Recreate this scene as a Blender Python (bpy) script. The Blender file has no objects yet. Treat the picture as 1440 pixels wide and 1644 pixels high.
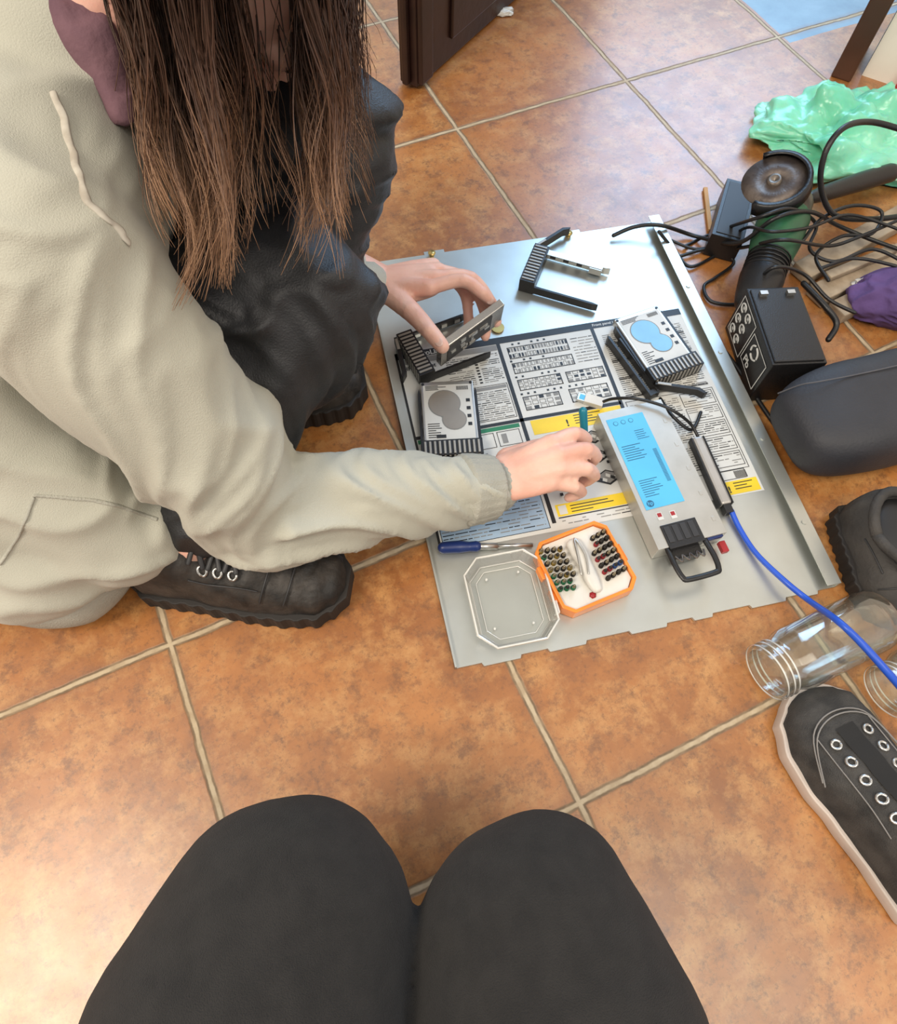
import bpy, math, random, bmesh
from mathutils import Vector, Matrix, noise, Euler
from mathutils.bvhtree import BVHTree
random.seed(7)
sc=bpy.context.scene
COL=sc.collection
T=.33
# ---------------------------------------------------------------- camera
Xc=Vector((.9068,-.4211,.0196)).normalized()
Zc=Vector((.2007,.3900,-.8987)).normalized()
Yc=Zc.cross(Xc).normalized(); Xc=Yc.cross(Zc).normalized()
C=Vector((.180,.026,.749))
cam=bpy.data.cameras.new('camera'); co=bpy.data.objects.new('camera',cam); COL.objects.link(co)
co.matrix_world=Matrix(((Xc.x,-Yc.x,-Zc.x,C.x),(Xc.y,-Yc.y,-Zc.y,C.y),(Xc.z,-Yc.z,-Zc.z,C.z),(0,0,0,1)))
cam.sensor_fit='HORIZONTAL'; cam.sensor_width=36; cam.lens=36*1102/1440; cam.clip_start=.01
sc.camera=co
sc.view_settings.view_transform='Standard'
def P(px,py,z=0.):
    d=Xc*((px-720)/1102)+Yc*((py-822)/1102)+Zc
    return C+d*((z-C.z)/d.z)
def W(x,f,z):
    return Vector((C.x+.907*x+.435*f, C.y-.421*x+.900*f, z))
# ---------------------------------------------------------------- materials
def mat(name,c,rough=.5,metal=0.,c2=None,scale=20.,bump=0.,bscale=200.,trans=0.,sss=0.,coat=0.,sheen=0.,bdist=.002):
    m=bpy.data.materials.new(name); m.use_nodes=True
    nt=m.node_tree; N=nt.nodes; L=nt.links; b=N['Principled BSDF']
    tc=N.new('ShaderNodeTexCoord')
    nz=N.new('ShaderNodeTexNoise'); nz.inputs['Scale'].default_value=scale; nz.inputs['Detail'].default_value=5
    L.new(tc.outputs['Object'],nz.inputs['Vector'])
    cr=N.new('ShaderNodeValToRGB'); cr.color_ramp.elements[0].position=.35; cr.color_ramp.elements[1].position=.65
    if c2 is None: c2=tuple(x*.82 for x in c)
    cr.color_ramp.elements[0].color=(*c2,1); cr.color_ramp.elements[1].color=(*c,1)
    L.new(nz.outputs['Fac'],cr.inputs['Fac']); L.new(cr.outputs['Color'],b.inputs['Base Color'])
    b.inputs['Roughness'].default_value=rough; b.inputs['Metallic'].default_value=metal
    b.inputs['Transmission Weight'].default_value=trans
    b.inputs['Coat Weight'].default_value=coat
    b.inputs['Sheen Weight'].default_value=sheen
    if sss: 
        b.inputs['Subsurface Weight'].default_value=sss; b.inputs['Subsurface Scale'].default_value=.01
    if bump:
        n2=N.new('ShaderNodeTexNoise'); n2.inputs['Scale'].default_value=bscale; n2.inputs['Detail'].default_value=3
        L.new(tc.outputs['Object'],n2.inputs['Vector'])
        bp=N.new('ShaderNodeBump'); bp.inputs['Strength'].default_value=bump; bp.inputs['Distance'].default_value=bdist
        L.new(n2.outputs['Fac'],bp.inputs['Height']); L.new(bp.outputs['Normal'],b.inputs['Normal'])
    return m
def thin_glass(name,tint,ior_face=.25,haze=0.,hz=(.75,.75,.7),gr=.06):
    m=bpy.data.materials.new(name); m.use_nodes=True
    nt=m.node_tree; N=nt.nodes; L=nt.links; N.remove(N['Principled BSDF']); out=N['Material Output']
    tr=N.new('ShaderNodeBsdfTransparent'); tr.inputs['Color'].default_value=(*tint,1)
    gl=N.new('ShaderNodeBsdfGlossy'); gl.inputs['Roughness'].default_value=gr
    lw=N.new('ShaderNodeLayerWeight'); lw.inputs['Blend'].default_value=ior_face
    mx=N.new('ShaderNodeMixShader'); L.new(lw.outputs['Facing'],mx.inputs['Fac'])
    df=N.new('ShaderNodeBsdfDiffuse'); df.inputs['Color'].default_value=(*hz,1)
    m2=N.new('ShaderNodeMixShader'); m2.inputs['Fac'].default_value=haze
    L.new(tr.outputs[0],m2.inputs[1]); L.new(df.outputs[0],m2.inputs[2])
    L.new(m2.outputs[0],mx.inputs[1]); L.new(gl.outputs[0],mx.inputs[2]); L.new(mx.outputs[0],out.inputs['Surface'])
    return m
black=mat('black_plastic',(.012,.012,.013),.38,bump=.15,bscale=600)
dark=mat('dark_plastic',(.03,.03,.032),.5)
ribm=mat('grey_rib',(.42,.40,.36),.4,.4)
silver=mat('silver_metal',(.62,.62,.60),.3,.9)
steel=mat('galvanized_steel',(.60,.63,.60),.36,.82,c2=(.53,.55,.52),scale=14,bump=.03,bscale=90)
psum=mat('psu_steel',(.52,.51,.47),.4,.6,c2=(.46,.45,.41),scale=30)
white=mat('white_paper',(.64,.65,.62),.42,c2=(.58,.59,.57))
ink=mat('black_ink',(.015,.015,.016),.45)
greyink=mat('grey_ink',(.25,.25,.24),.5)
blueink=mat('pale_blue_ink',(.36,.50,.66),.45)
navyink=mat('navy_ink',(.02,.12,.24),.45)
yellow=mat('yellow_ink',(.85,.62,.03),.45)
greeni=mat('green_ink',(.02,.2,.09),.45)
cyan=mat('cyan_label',(.09,.48,.80),.35,c2=(.08,.43,.75))
orange=mat('orange_plastic',(.95,.27,.03),.35)
blue=mat('navy_plastic',(.010,.028,.14),.35)
teal=mat('teal_plastic',(.01,.20,.28),.3)
red=mat('red_plastic',(.35,.015,.02),.4)
brass=mat('brass',(.55,.40,.14),.35,.8)
bitmetal=mat('bit_metal',(.28,.23,.15),.35,.8)
greenm=mat('green_housing',(.025,.13,.06),.45,c2=(.03,.07,.04))
skin=mat('skin',(.80,.50,.40),.5,c2=(.72,.39,.30),scale=25,sss=.12,bump=.18,bscale=300)
nailm=mat('nail',(.82,.56,.48),.25)
hood=mat('sweatshirt_fleece',(.475,.47,.395),.92,c2=(.43,.425,.355),scale=9,bump=.3,bscale=900,sheen=.15)
rib=mat('ribbed_knit',(.43,.425,.365),.9,bump=.5,bscale=500)
denim=mat('black_denim',(.011,.0115,.013),.5,c2=(.020,.021,.024),scale=30,bump=.3,bscale=600)
trou=mat('charcoal_trouser',(.017,.0155,.0145),.88,c2=(.011,.010,.0095),scale=60,bump=.8,bscale=1200,sheen=.04)
leather=mat('worn_black_leather',(.012,.0115,.011),.62,c2=(.048,.041,.035),scale=40,bump=.8,bscale=110)
shoeg=mat('worn_grey_suede',(.06,.055,.05),.75,c2=(.03,.028,.026),scale=22,bump=.5,bscale=260)
rubber=mat('dark_rubber',(.02,.017,.015),.7)
canvas=mat('black_canvas',(.034,.034,.034),.88,c2=(.075,.072,.068),scale=45,bump=.8,bscale=900)
sole=mat('pale_sole',(.66,.58,.52),.6)
wooddk=mat('dark_wood',(.028,.011,.008),.35,c2=(.014,.006,.005),scale=12,bump=.2,bscale=60)
woodpost=mat('brown_wood',(.10,.042,.025),.45,c2=(.06,.024,.014),scale=12,bump=.2,bscale=60)
woodgy=mat('weathered_wood',(.44,.36,.26),.8,c2=(.24,.18,.12),scale=25,bump=.5,bscale=80)
woodlt=mat('light_wood',(.6,.34,.14),.7)
plaster=mat('wall_paint',(.90,.86,.78),.9,c2=(.86,.82,.74))
redp=mat('red_trim',(.5,.04,.04),.6)
bag=mat('mint_plastic_film',(.34,.80,.60),.25,c2=(.15,.58,.38),scale=5,bump=.5,bscale=40,sss=.5,bdist=.004)
purple=mat('purple_fabric',(.12,.07,.22),.9,c2=(.08,.045,.15),bump=.3,bscale=300)
mauve=mat('mauve_fabric',(.21,.11,.13),.9,c2=(.12,.06,.08),bump=.4,bscale=200)
whitepl=mat('white_plastic',(.72,.70,.64),.4)
greypl=mat('grey_metal_tube',(.48,.46,.43),.35,.5)
bluecab=mat('blue_cable_jacket',(.02,.10,.62),.35)
glass=thin_glass('clear_glass',(.965,.98,.955),.23,.02,gr=.07)
lidm=thin_glass('clear_lid_plastic',(.985,.985,.975),.30,.07)
lidedge=thin_glass('clear_lid_rim',(.95,.95,.93),.5,.6,(.95,.95,.9))
eyem=mat('eye',(.05,.03,.02),.2)
grease=mat('grinder_metal',(.20,.17,.14),.4,.7,c2=(.08,.06,.05),scale=40)
discm=mat('worn_disc',(.16,.13,.11),.45,.35,c2=(.07,.055,.05),scale=45,bump=.3)
hairm=bpy.data.materials.new('brown_hair'); hairm.use_nodes=True
nt=hairm.node_tree; b=nt.nodes['Principled BSDF']; at=nt.nodes.new('ShaderNodeAttribute'); at.attribute_name='tip'
cr=nt.nodes.new('ShaderNodeValToRGB'); cr.color_ramp.elements[0].color=(.034,.017,.012,1); cr.color_ramp.elements[1].color=(.36,.205,.115,1)
cr.color_ramp.elements[0].position=.1; cr.color_ramp.elements[1].position=1.
e=cr.color_ramp.elements.new(.5); e.color=(.085,.042,.027,1)
e=cr.color_ramp.elements.new(.75); e.color=(.19,.10,.056,1)
nt.links.new(at.outputs['Fac'],cr.inputs['Fac']); nt.links.new(cr.outputs['Color'],b.inputs['Base Color']); b.inputs['Roughness'].default_value=.45
def floor_material():
    m=bpy.data.materials.new('terracotta_tiles'); m.use_nodes=True
    nt=m.node_tree; N=nt.nodes; L=nt.links; b=N['Principled BSDF']
    def math_(op,a,b_=None,c_=None):
        n=N.new('ShaderNodeMath'); n.operation=op
        for i,v in enumerate((a,b_,c_)):
            if v is None: continue
            if isinstance(v,(int,float)): n.inputs[i].default_value=v
            else: L.new(v,n.inputs[i])
        return n.outputs[0]
    def mixc(f,a,b_):
        n=N.new('ShaderNodeMix'); n.data_type='RGBA'
        if isinstance(f,(int,float)): n.inputs[0].default_value=f
        else: L.new(f,n.inputs[0])
        for i,v in ((6,a),(7,b_)):
            if isinstance(v,tuple): n.inputs[i].default_value=(*v,1)
            else: L.new(v,n.inputs[i])
        return n.outputs[2]
    def nz(s,d=5,r=.6):
        n=N.new('ShaderNodeTexNoise'); n.inputs['Scale'].default_value=s; n.inputs['Detail'].default_value=d; n.inputs['Roughness'].default_value=r
        L.new(geo.outputs['Position'],n.inputs['Vector']); return n.outputs['Fac']
    def ramp(f,a,b_,p0=0.,p1=1.):
        n=N.new('ShaderNodeMapRange'); n.inputs[1].default_value=a; n.inputs[2].default_value=b_; n.inputs[3].default_value=p0; n.inputs[4].default_value=p1
        L.new(f,n.inputs[0]); return n.outputs[0]
    geo=N.new('ShaderNodeNewGeometry'); sp=N.new('ShaderNodeSeparateXYZ'); L.new(geo.outputs['Position'],sp.inputs[0])
    wob=math_('MULTIPLY',math_('SUBTRACT',nz(9,3),.5),.024)
    wob2=math_('MULTIPLY',math_('SUBTRACT',nz(70,3),.5),.008)
    u=math_('ADD',math_('DIVIDE',sp.outputs[0],T),wob); v=math_('ADD',math_('DIVIDE',sp.outputs[1],T),wob)
    def dist(x):
        return math_('ABSOLUTE',math_('SUBTRACT',x,math_('ROUND',x)))
    d=math_('ADD',math_('MINIMUM',dist(u),dist(v)),wob2)
    gro=ramp(d,.0165,.0115)
    core=ramp(d,.0085,.0045)
    edge=ramp(d,.045,.018)
    base=mixc(ramp(nz(5,6,.68),.36,.64),(.27,.095,.020),(.49,.195,.045))
    base=mixc(ramp(nz(24,6,.75),.46,.66,0,.85),base,(.55,.285,.095))
    base=mixc(ramp(nz(34,6,.8),.51,.64,0,.75),base,(.17,.068,.022))
    base=mixc(ramp(nz(150,5,.8),.54,.66,0,.6),base,(.12,.052,.020))
    cell=N.new('ShaderNodeTexWhiteNoise'); cb=N.new('ShaderNodeCombineXYZ')
    L.new(math_('FLOOR',u),cb.inputs[0]); L.new(math_('FLOOR',v),cb.inputs[1]); L.new(cb.outputs[0],cell.inputs['Vector'])
    base=mixc(ramp(cell.outputs['Value'],0,1,0,.22),base,(.28,.10,.03))
    bluegrey=mixc(ramp(nz(12,5),.35,.65),(.10,.20,.27),(.17,.29,.36))  # blue-grey colour for one block of floor past a grid line
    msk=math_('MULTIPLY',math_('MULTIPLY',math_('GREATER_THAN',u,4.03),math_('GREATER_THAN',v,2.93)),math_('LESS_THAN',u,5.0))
    base=mixc(msk,base,bluegrey)
    base=mixc(ramp(edge,0,1,0,.3),base,(.20,.08,.03))
    gc=mixc(core,(.17,.115,.065),(.52,.42,.28))
    gc=mixc(ramp(nz(50,4),.4,.65,0,.6),gc,(.34,.24,.14))
    col=mixc(gro,base,gc)
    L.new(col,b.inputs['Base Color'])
    r=ramp(nz(30,5),.3,.7,.34,.46)
    L.new(math_('ADD',r,math_('MULTIPLY',gro,.4)),b.inputs['Roughness'])
    b.inputs['Specular IOR Level'].default_value=.5
    cw=ramp(gro,0,1,.65,.1); L.new(cw,b.inputs['Coat Weight']); b.inputs['Coat Roughness'].default_value=.30; b.inputs['Coat IOR'].default_value=1.6
    h=math_('ADD',math_('MULTIPLY',gro,-1.),math_('MULTIPLY',nz(45,5),.5))
    bp=N.new('ShaderNodeBump'); bp.inputs['Strength'].default_value=.3; bp.inputs['Distance'].default_value=.0025
    L.new(h,bp.inputs['Height']); L.new(bp.outputs['Normal'],b.inputs['Normal'])
    return m
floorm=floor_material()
# ---------------------------------------------------------------- mesh builder
def cr_pts(pts,n):
    pts=[(Vector(p),r if isinstance(r,tuple) else (r,r)) for p,r in pts]
    out=[]
    for i in range(len(pts)-1):
        a=pts[max(i-1,0)]; b_=pts[i]; c=pts[i+1]; d=pts[min(i+2,len(pts)-1)]
        for k in range(n):
            t=k/n
            def cr4(x0,x1,x2,x3):
                return .5*((2*x1)+(x2-x0)*t+(2*x0-5*x1+4*x2-x3)*t*t+(3*x1-x0-3*x2+x3)*t**3)
            pp=cr4(a[0],b_[0],c[0],d[0]); rr=tuple(b_[1][j]*(1-t)+c[1][j]*t for j in (0,1))
            out.append((pp,rr))
    out.append(pts[-1]); return out
class MB:
    def __init__(s): s.v=[]; s.f=[]; s.m=[]; s.s=[]
    def add(s,v,f,m=0,M=None,smooth=False):
        o=len(s.v)
        s.v+= [(M@Vector(x)) if M is not None else Vector(x) for x in v]
        for q in f: s.f.append(tuple(i+o for i in q)); s.m.append(m); s.s.append(smooth)
    def box(s,c,d,m=0,M=None,rz=0.):
        x,y,z=[k/2 for k in d]; R=Matrix.Translation(Vector(c))@Matrix.Rotation(rz,4,'Z')
        if M is not None: R=M@R
        v=[(i*x,j*y,k*z) for k in(-1,1) for j in(-1,1) for i in(-1,1)]
        s.add(v,[(0,2,3,1),(4,5,7,6),(0,1,5,4),(2,6,7,3),(0,4,6,2),(1,3,7,5)],m,R)
    def rect(s,x0,y0,x1,y1,z,m=0,M=None):
        s.add([(x0,y0,z),(x1,y0,z),(x1,y1,z),(x0,y1,z)],[(0,1,2,3)],m,M)
    def disc(s,cx,cy,rx,ry,z,m=0,n=32,wob=0.):
        s.add([(cx+rx*(1+wob*math.sin(3*k*2*math.pi/n))*math.cos(k*2*math.pi/n),cy+ry*math.sin(k*2*math.pi/n),z) for k in range(n)],[tuple(range(n))],m)
    def prism(s,pts,z0,z1,m=0,M=None,smooth=False):
        n=len(pts); v=[(p[0],p[1],z0) for p in pts]+[(p[0],p[1],z1) for p in pts]
        s.add(v,[tuple(range(n-1,-1,-1)),tuple(range(n,2*n))],m,M)
        o=len(s.v)-2*n
        for i in range(n):
            j=(i+1)%n; s.f.append((o+i,o+j,o+n+j,o+n+i)); s.m.append(m); s.s.append(smooth)
    def sweep(s,pts,n=6,seg=16,m=0,up=Vector((0,0,1)),cap=True,M=None,capk=3):
        q=cr_pts(pts,n) if n>1 else [(Vector(p),r if isinstance(r,tuple) else (r,r)) for p,r in pts]
        rings=[]
        for i,(p,r) in enumerate(q):
            t=(q[min(i+1,len(q)-1)][0]-q[max(i-1,0)][0])
            t=t.normalized() if t.length>1e-9 else Vector((0,0,1))
            sd=t.cross(up)
            if sd.length<.05: sd=t.cross(Vector((.3,1,.1)))
            sd.normalize(); u2=sd.cross(t).normalized()
            rings.append((p,r,t,sd,u2))
        R=[]
        if cap:
            p,r,t,sd,u2=rings[0]
            for k in range(capk,0,-1):
                a=k/(capk+.5)*math.pi/2; R.append((p-t*min(r)*math.sin(a),(r[0]*math.cos(a),r[1]*math.cos(a)),t,sd,u2))
        R+=rings
        if cap:
            p,r,t,sd,u2=rings[-1]
            for k in range(1,capk+1):
                a=k/(capk+.5)*math.pi/2; R.append((p+t*min(r)*math.sin(a),(r[0]*math.cos(a),r[1]*math.cos(a)),t,sd,u2))
        v=[];f=[]
        cs=[(math.cos(2*math.pi*k/seg),math.sin(2*math.pi*k/seg)) for k in range(seg)]
        for p,r,t,sd,u2 in R:
            for ca,sa in cs: v.append(p+sd*(ca*r[0])+u2*(sa*r[1]))
        for i in range(len(R)-1):
            for k in range(seg):
                k2=(k+1)%seg; f.append((i*seg+k,(i+1)*seg+k,(i+1)*seg+k2,i*seg+k2))
        f.append(tuple(range(seg))); f.append(tuple(len(v)-1-k for k in range(seg)))
        s.add(v,f,m,M,True)
    def ell(s,c,r,m=0,M=None,seg=20,rg=12):
        v=[];f=[]
        for i in range(rg+1):
            a=math.pi*(i+.001)/(rg+.002)
            for k in range(seg):
                b_=2*math.pi*k/seg; v.append((c[0]+r[0]*math.sin(a)*math.cos(b_),c[1]+r[1]*math.sin(a)*math.sin(b_),c[2]+r[2]*math.cos(a)))
        for i in range(rg):
            for k in range(seg):
                k2=(k+1)%seg; f.append((i*seg+k,(i+1)*seg+k,(i+1)*seg+k2,i*seg+k2))
        f.append(tuple(reversed(range(seg)))); f.append(tuple(rg*seg+k for k in range(seg)))
        s.add(v,f,m,M,True)
    def lathe(s,prof,seg=32,m=0,M=None,smooth=True):
        v=[];f=[]
        for z,r in prof:
            for k in range(seg):
                a=2*math.pi*k/seg; v.append((r*math.cos(a),r*math.sin(a),z))
        for i in range(len(prof)-1):
            for k in range(seg):
                k2=(k+1)%seg; f.append((i*seg+k,i*seg+k2,(i+1)*seg+k2,(i+1)*seg+k))
        s.add(v,f,m,M,smooth)
    def cyl(s,p0,p1,r,m=0,seg=14,M=None,r1=None):
        r1=r if r1 is None else r1
        p0=Vector(p0);p1=Vector(p1);t=(p1-p0).normalized(); sd=t.orthogonal().normalized(); u2=t.cross(sd)
        v=[p0+sd*math.cos(2*math.pi*k/seg)*r+u2*math.sin(2*math.pi*k/seg)*r for k in range(seg)]+[p1+sd*math.cos(2*math.pi*k/seg)*r1+u2*math.sin(2*math.pi*k/seg)*r1 for k in range(seg)]
        f=[tuple(reversed(range(seg))),tuple(range(seg,2*seg))]+[(k,(k+1)%seg,seg+(k+1)%seg,seg+k) for k in range(seg)]
        s.add(v,f,m,M)
        for i in range(seg): s.s[-1-i]=True
    def text(s,txt,size,M,m=0,align='LEFT',bold=0.):
        cu=bpy.data.curves.new('t','FONT'); cu.body=txt; cu.size=size; cu.align_x=align; cu.offset=bold
        o=bpy.data.objects.new('t',cu); COL.objects.link(o)
        dg=bpy.context.evaluated_depsgraph_get(); me=bpy.data.meshes.new_from_object(o.evaluated_get(dg))
        s.add([v.co.copy() for v in me.vertices],[tuple(p.vertices) for p in me.polygons],m,M)
        bpy.data.objects.remove(o); bpy.data.curves.remove(cu); bpy.data.meshes.remove(me)
RM={}
def mesh_from(mb,name,mats,Minv=None):
    me=bpy.data.meshes.new(name)
    vs=[(Minv@v) if Minv is not None else v for v in mb.v]
    me.from_pydata(vs,[],mb.f)
    for mt in mats: me.materials.append(mt)
    me.polygons.foreach_set('material_index',mb.m); me.polygons.foreach_set('use_smooth',mb.s); me.update()
    return me
def root(name,label,cat,M,group=None):
    o=bpy.data.objects.new(name,None); o.empty_display_size=.03; COL.objects.link(o); o.matrix_world=M
    o['label']=label; o['category']=cat
    if group: o['group']=group
    RM[o.name]=M.copy(); return o
def part(mb,name,mats,par,world=False,bevel=0.,label=None):
    if not isinstance(mats,(list,tuple)): mats=[mats]
    me=mesh_from(mb,name,mats,RM[par.name].inverted() if world else None)
    o=bpy.data.objects.new(name,me); COL.objects.link(o); o.parent=par
    RM[o.name]=RM[par.name].copy()
    if bevel:
        bm=o.modifiers.new('b','BEVEL'); bm.width=bevel; bm.segments=2; bm.limit_method='ANGLE'
    if label: o['label']=label
    return o
def top(mb,name,label,cat,mats,M,world=False,bevel=0.,group=None):
    if not isinstance(mats,(list,tuple)): mats=[mats]
    me=mesh_from(mb,name,mats,M.inverted() if world else None)
    o=bpy.data.objects.new(name,me); COL.objects.link(o); o.matrix_world=M
    o['label']=label; o['category']=cat; RM[o.name]=M.copy()
    if group: o['group']=group
    if bevel:
        bm=o.modifiers.new('b','BEVEL'); bm.width=bevel; bm.segments=2; bm.limit_method='ANGLE'
    return o
def bake(o,voxel,smooth_it=6,fac=.5):
    r=o.modifiers.new('r','REMESH'); r.mode='VOXEL'; r.voxel_size=voxel; r.use_smooth_shade=True
    if smooth_it:
        s=o.modifiers.new('s','SMOOTH'); s.factor=fac; s.iterations=smooth_it
    bpy.context.view_layer.update()
    dg=bpy.context.evaluated_depsgraph_get(); me=bpy.data.meshes.new_from_object(o.evaluated_get(dg))
    mt=list(o.data.materials); o.modifiers.clear(); o.data=me
    me.materials.clear()
    for m_ in mt: me.materials.append(m_)
    for p in me.polygons: p.use_smooth=True; p.material_index=0
    return o
def frame(a,b_,zs,z0=None,at=.5):
    A=P(*a,zs); B=P(*b_,zs); d=B-A; mid=A+d*at
    mid.z=zs if z0 is None else z0
    ang=math.atan2(d.y,d.x)-math.pi/2
    return Matrix.Translation(mid)@Matrix.Rotation(ang,4,'Z'), d.length
def TM(v): return Matrix.Translation(Vector(v))
def RZ(a): return Matrix.Rotation(a,4,'Z')
def RX(a): return Matrix.Rotation(a,4,'X')
def RY(a): return Matrix.Rotation(a,4,'Y')
# ---------------------------------------------------------------- setting
mb=MB(); mb.add([(-4,-4,0),(5,-4,0),(5,5,0),(-4,5,0)],[(0,1,2,3)])
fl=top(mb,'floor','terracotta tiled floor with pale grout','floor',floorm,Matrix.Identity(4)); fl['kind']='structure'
a=P(656,141,0); b2=P(800,12,0); d=(b2-a).normalized(); ang=math.atan2(d.y,d.x)
mb=MB(); Md=TM(a)@RZ(ang)
mb.box((.4,0,1.0),(.8,.036,1.99),0)
mb.box((.02,-.022,1.0),(.035,.01,1.98),0); mb.box((.4,-.020,.12),(.6,.008,.16),0); mb.box((.4,-.020,1.1),(.6,.008,1.5),0)
mb.box((-.006,0,1.0),(.012,.012,1.98),0)
dr=top(mb,'door_1','dark brown wooden door leaf standing open','door',wooddk,Md,bevel=.003); dr['kind']='structure'
a=P(1357,112,0); b2=P(1470,150,0); d=(b2-a); ang=math.atan2(d.y,d.x)
mb=MB(); mb.box((.8,.05,1.2),(1.6,.1,2.4),0)
w=top(mb,'wall_right','cream painted wall','wall',plaster,TM(a)@RZ(ang)@TM((.03,0,0))); w['kind']='structure'
mb=MB(); mb.box((0,.03,1.2),(.035,.13,2.4),0)
w=top(mb,'trim_1','brown wooden door post','trim',woodpost,TM(a)@RZ(ang),bevel=.003); w['kind']='structure'
mb=MB(); mb.box((.8,-.006,.02),(1.5,.012,.035),0)
w=top(mb,'baseboard_right','red baseboard strip','baseboard',redp,TM(a)@RZ(ang)@TM((.04,0,0))); w['kind']='structure'
# ---------------------------------------------------------------- cover panel
PO=P(730,1075,0); pang=math.radians(-12.5); PM=TM((PO.x,PO.y,0))@RZ(pang)
PW=.453; PLn=.605; ZP=.005
panel=root('metal_cover','galvanized steel equipment cover lying on the tiles with printed service sheet','metal cover',PM)
mb=MB()
pts=[(0,0)]
for s0,s1 in ((.03,.075),(.105,.15),(.20,.245),(.275,.30),(.345,.39),(.41,.43)):
    pts+=[(s0,0),(s0+.002,-.004),(s1-.002,-.004),(s1,0)]
pts+=[(PW,0),(PW,PLn),(.33,PLn),(.33,PLn+.006),(.30,PLn+.006),(.30,PLn),(.12,PLn),(.12,PLn+.006),(.09,PLn+.006),(.09,PLn),(0,PLn)]
mb.prism(pts,.001,ZP)
part(mb,'sheet',steel,panel)
mb=MB(); mb.box((PW-.001,PLn/2,.009),(.002,PLn,.016)); mb.box((PW-.009,PLn/2,.0165),(.016,PLn,.0012))
for t in (.08,.2,.34,.46,.55): mb.cyl((PW-.009,t,.017),(PW-.009,t,.0185),.003)
part(mb,'flange',steel,panel)
mb=MB(); mb.box((.001,PLn/2,.006),(.002,PLn,.009))
part(mb,'flange',steel,panel)
for s_,t_ in ((.10,PLn-.004),(.31,PLn-.004)):
    mb=MB(); mb.lathe([(ZP,.004),(.010,.004),(.010,.0055),(.0115,.0055),(.0115,.0002)],14,0,TM((s_,t_,0)))
    part(mb,'stud',brass,panel)
LS0,LS1,LT0,LT1=.013,.423,.135,.433
mb=MB(); z1=ZP+.0003; z2=ZP+.0006; z3=ZP+.0008
mb.rect(LS0,LT0,LS1,LT1,z1,0)
def txtrows(x0,y0,x1,y1,step=.0032,h=.0012,m=1,dens=.85):
    y=y1-step
    while y>y0:
        x=x0
        while x<x1:
            l=random.uniform(.004,.016)
            if random.random()<dens: mb.rect(x,y,min(x+l,x1),y+h,z2,random.choice((1,3,3)) if m==1 else m)
            x+=l+.0015
        y-=step
def frame_r(x0,y0,x1,y1,w_=.0008,m=1):
    mb.rect(x0,y0,x1,y0+w_,z2,m); mb.rect(x0,y1-w_,x1,y1,z2,m); mb.rect(x0,y0,x0+w_,y1,z2,m); mb.rect(x1-w_,y0,x1,y1,z2,m)
mb.rect(LS0,LT1-.011,LS1,LT1,z2,1)
mb.rect(LS0,LT0,LS0+.003,LT1,z2,1); mb.rect(LS0+.003,.293,.29,.298,z2,1)
cA=.155; cB=.29
for c in (cA,cB): mb.rect(c-.0025,LT0+.01,c+.0025,LT1-.011,z2,1)
mb.rect(LS0+.004,.412,cA-.003,.421,z2,3)
txtrows(.078,.36,.112,.41)
for r in range(9): mb.rect(.116,.402-r*.005,.120,.4045-r*.005,z2,1)
txtrows(.123,.36,.150,.41)
frame_r(.076,.302,.151,.357); mb.rect(.078,.350,.149,.355,z2,3); txtrows(.079,.304,.148,.349)
mb.rect(LS0+.004,.286,.15,.292,z2,4)
for i,x in enumerate((.02,.052,.084,.118)):
    frame_r(x,.262,x+.03,.284); mb.rect(x+.005,.266,x+.012,.28,z2,3)
txtrows(.018,.2,.10,.258,dens=.6)
mb.rect(.018,.14,.149,.2,z1+.0001,5)
txtrows(.02,.145,.145,.195,step=.0045,dens=.8)
frame_r(.018,.14,.149,.2)
def diagram(x0,y0,x1,y1,nx,ny,fill=.5):
    frame_r(x0,y0,x1,y1,.0012)
    dx=(x1-x0)/nx; dy=(y1-y0)/ny
    for i in range(nx):
        for j in range(ny):
            if random.random()<fill: mb.rect(x0+i*dx+dx*.18,y0+j*dy+dy*.18,x0+(i+1)*dx-dx*.18,y0+(j+1)*dy-dy*.18,z2,random.choice((1,3,3)))
            else: frame_r(x0+i*dx+dx*.1,y0+j*dy+dy*.1,x0+(i+1)*dx-dx*.1,y0+(j+1)*dy-dy*.1,.0005)
diagram(.165,.393,.25,.413,20,2,.8); diagram(.165,.368,.25,.386,16,2,.3)
diagram(.165,.34,.225,.358,8,3,.4); diagram(.232,.34,.285,.358,6,3,.5)
diagram(.165,.308,.215,.33,5,3,.6); diagram(.228,.308,.282,.33,5,3,.6)
for (x0,y) in ((.162,.416),(.162,.388),(.162,.361),(.162,.333),(.228,.333)):
    for k in range(7): 
        if random.random()<.7: mb.rect(x0+.002+k*.009,y,x0+.005+k*.009,y+.003,z2,1)
txtrows(.255,.365,.286,.415,step=.005)
mb.rect(.165,.270,.287,.292,z2,2); mb.rect(.268,.168,.287,.270,z2,2); mb.text('!',.014,TM((.210,.2745,z3)),1,bold=.0004)
for y in (.288,.284,.280,.276): mb.rect(.222,y,.222+random.uniform(.02,.055),y+.0012,z3,1)
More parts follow.
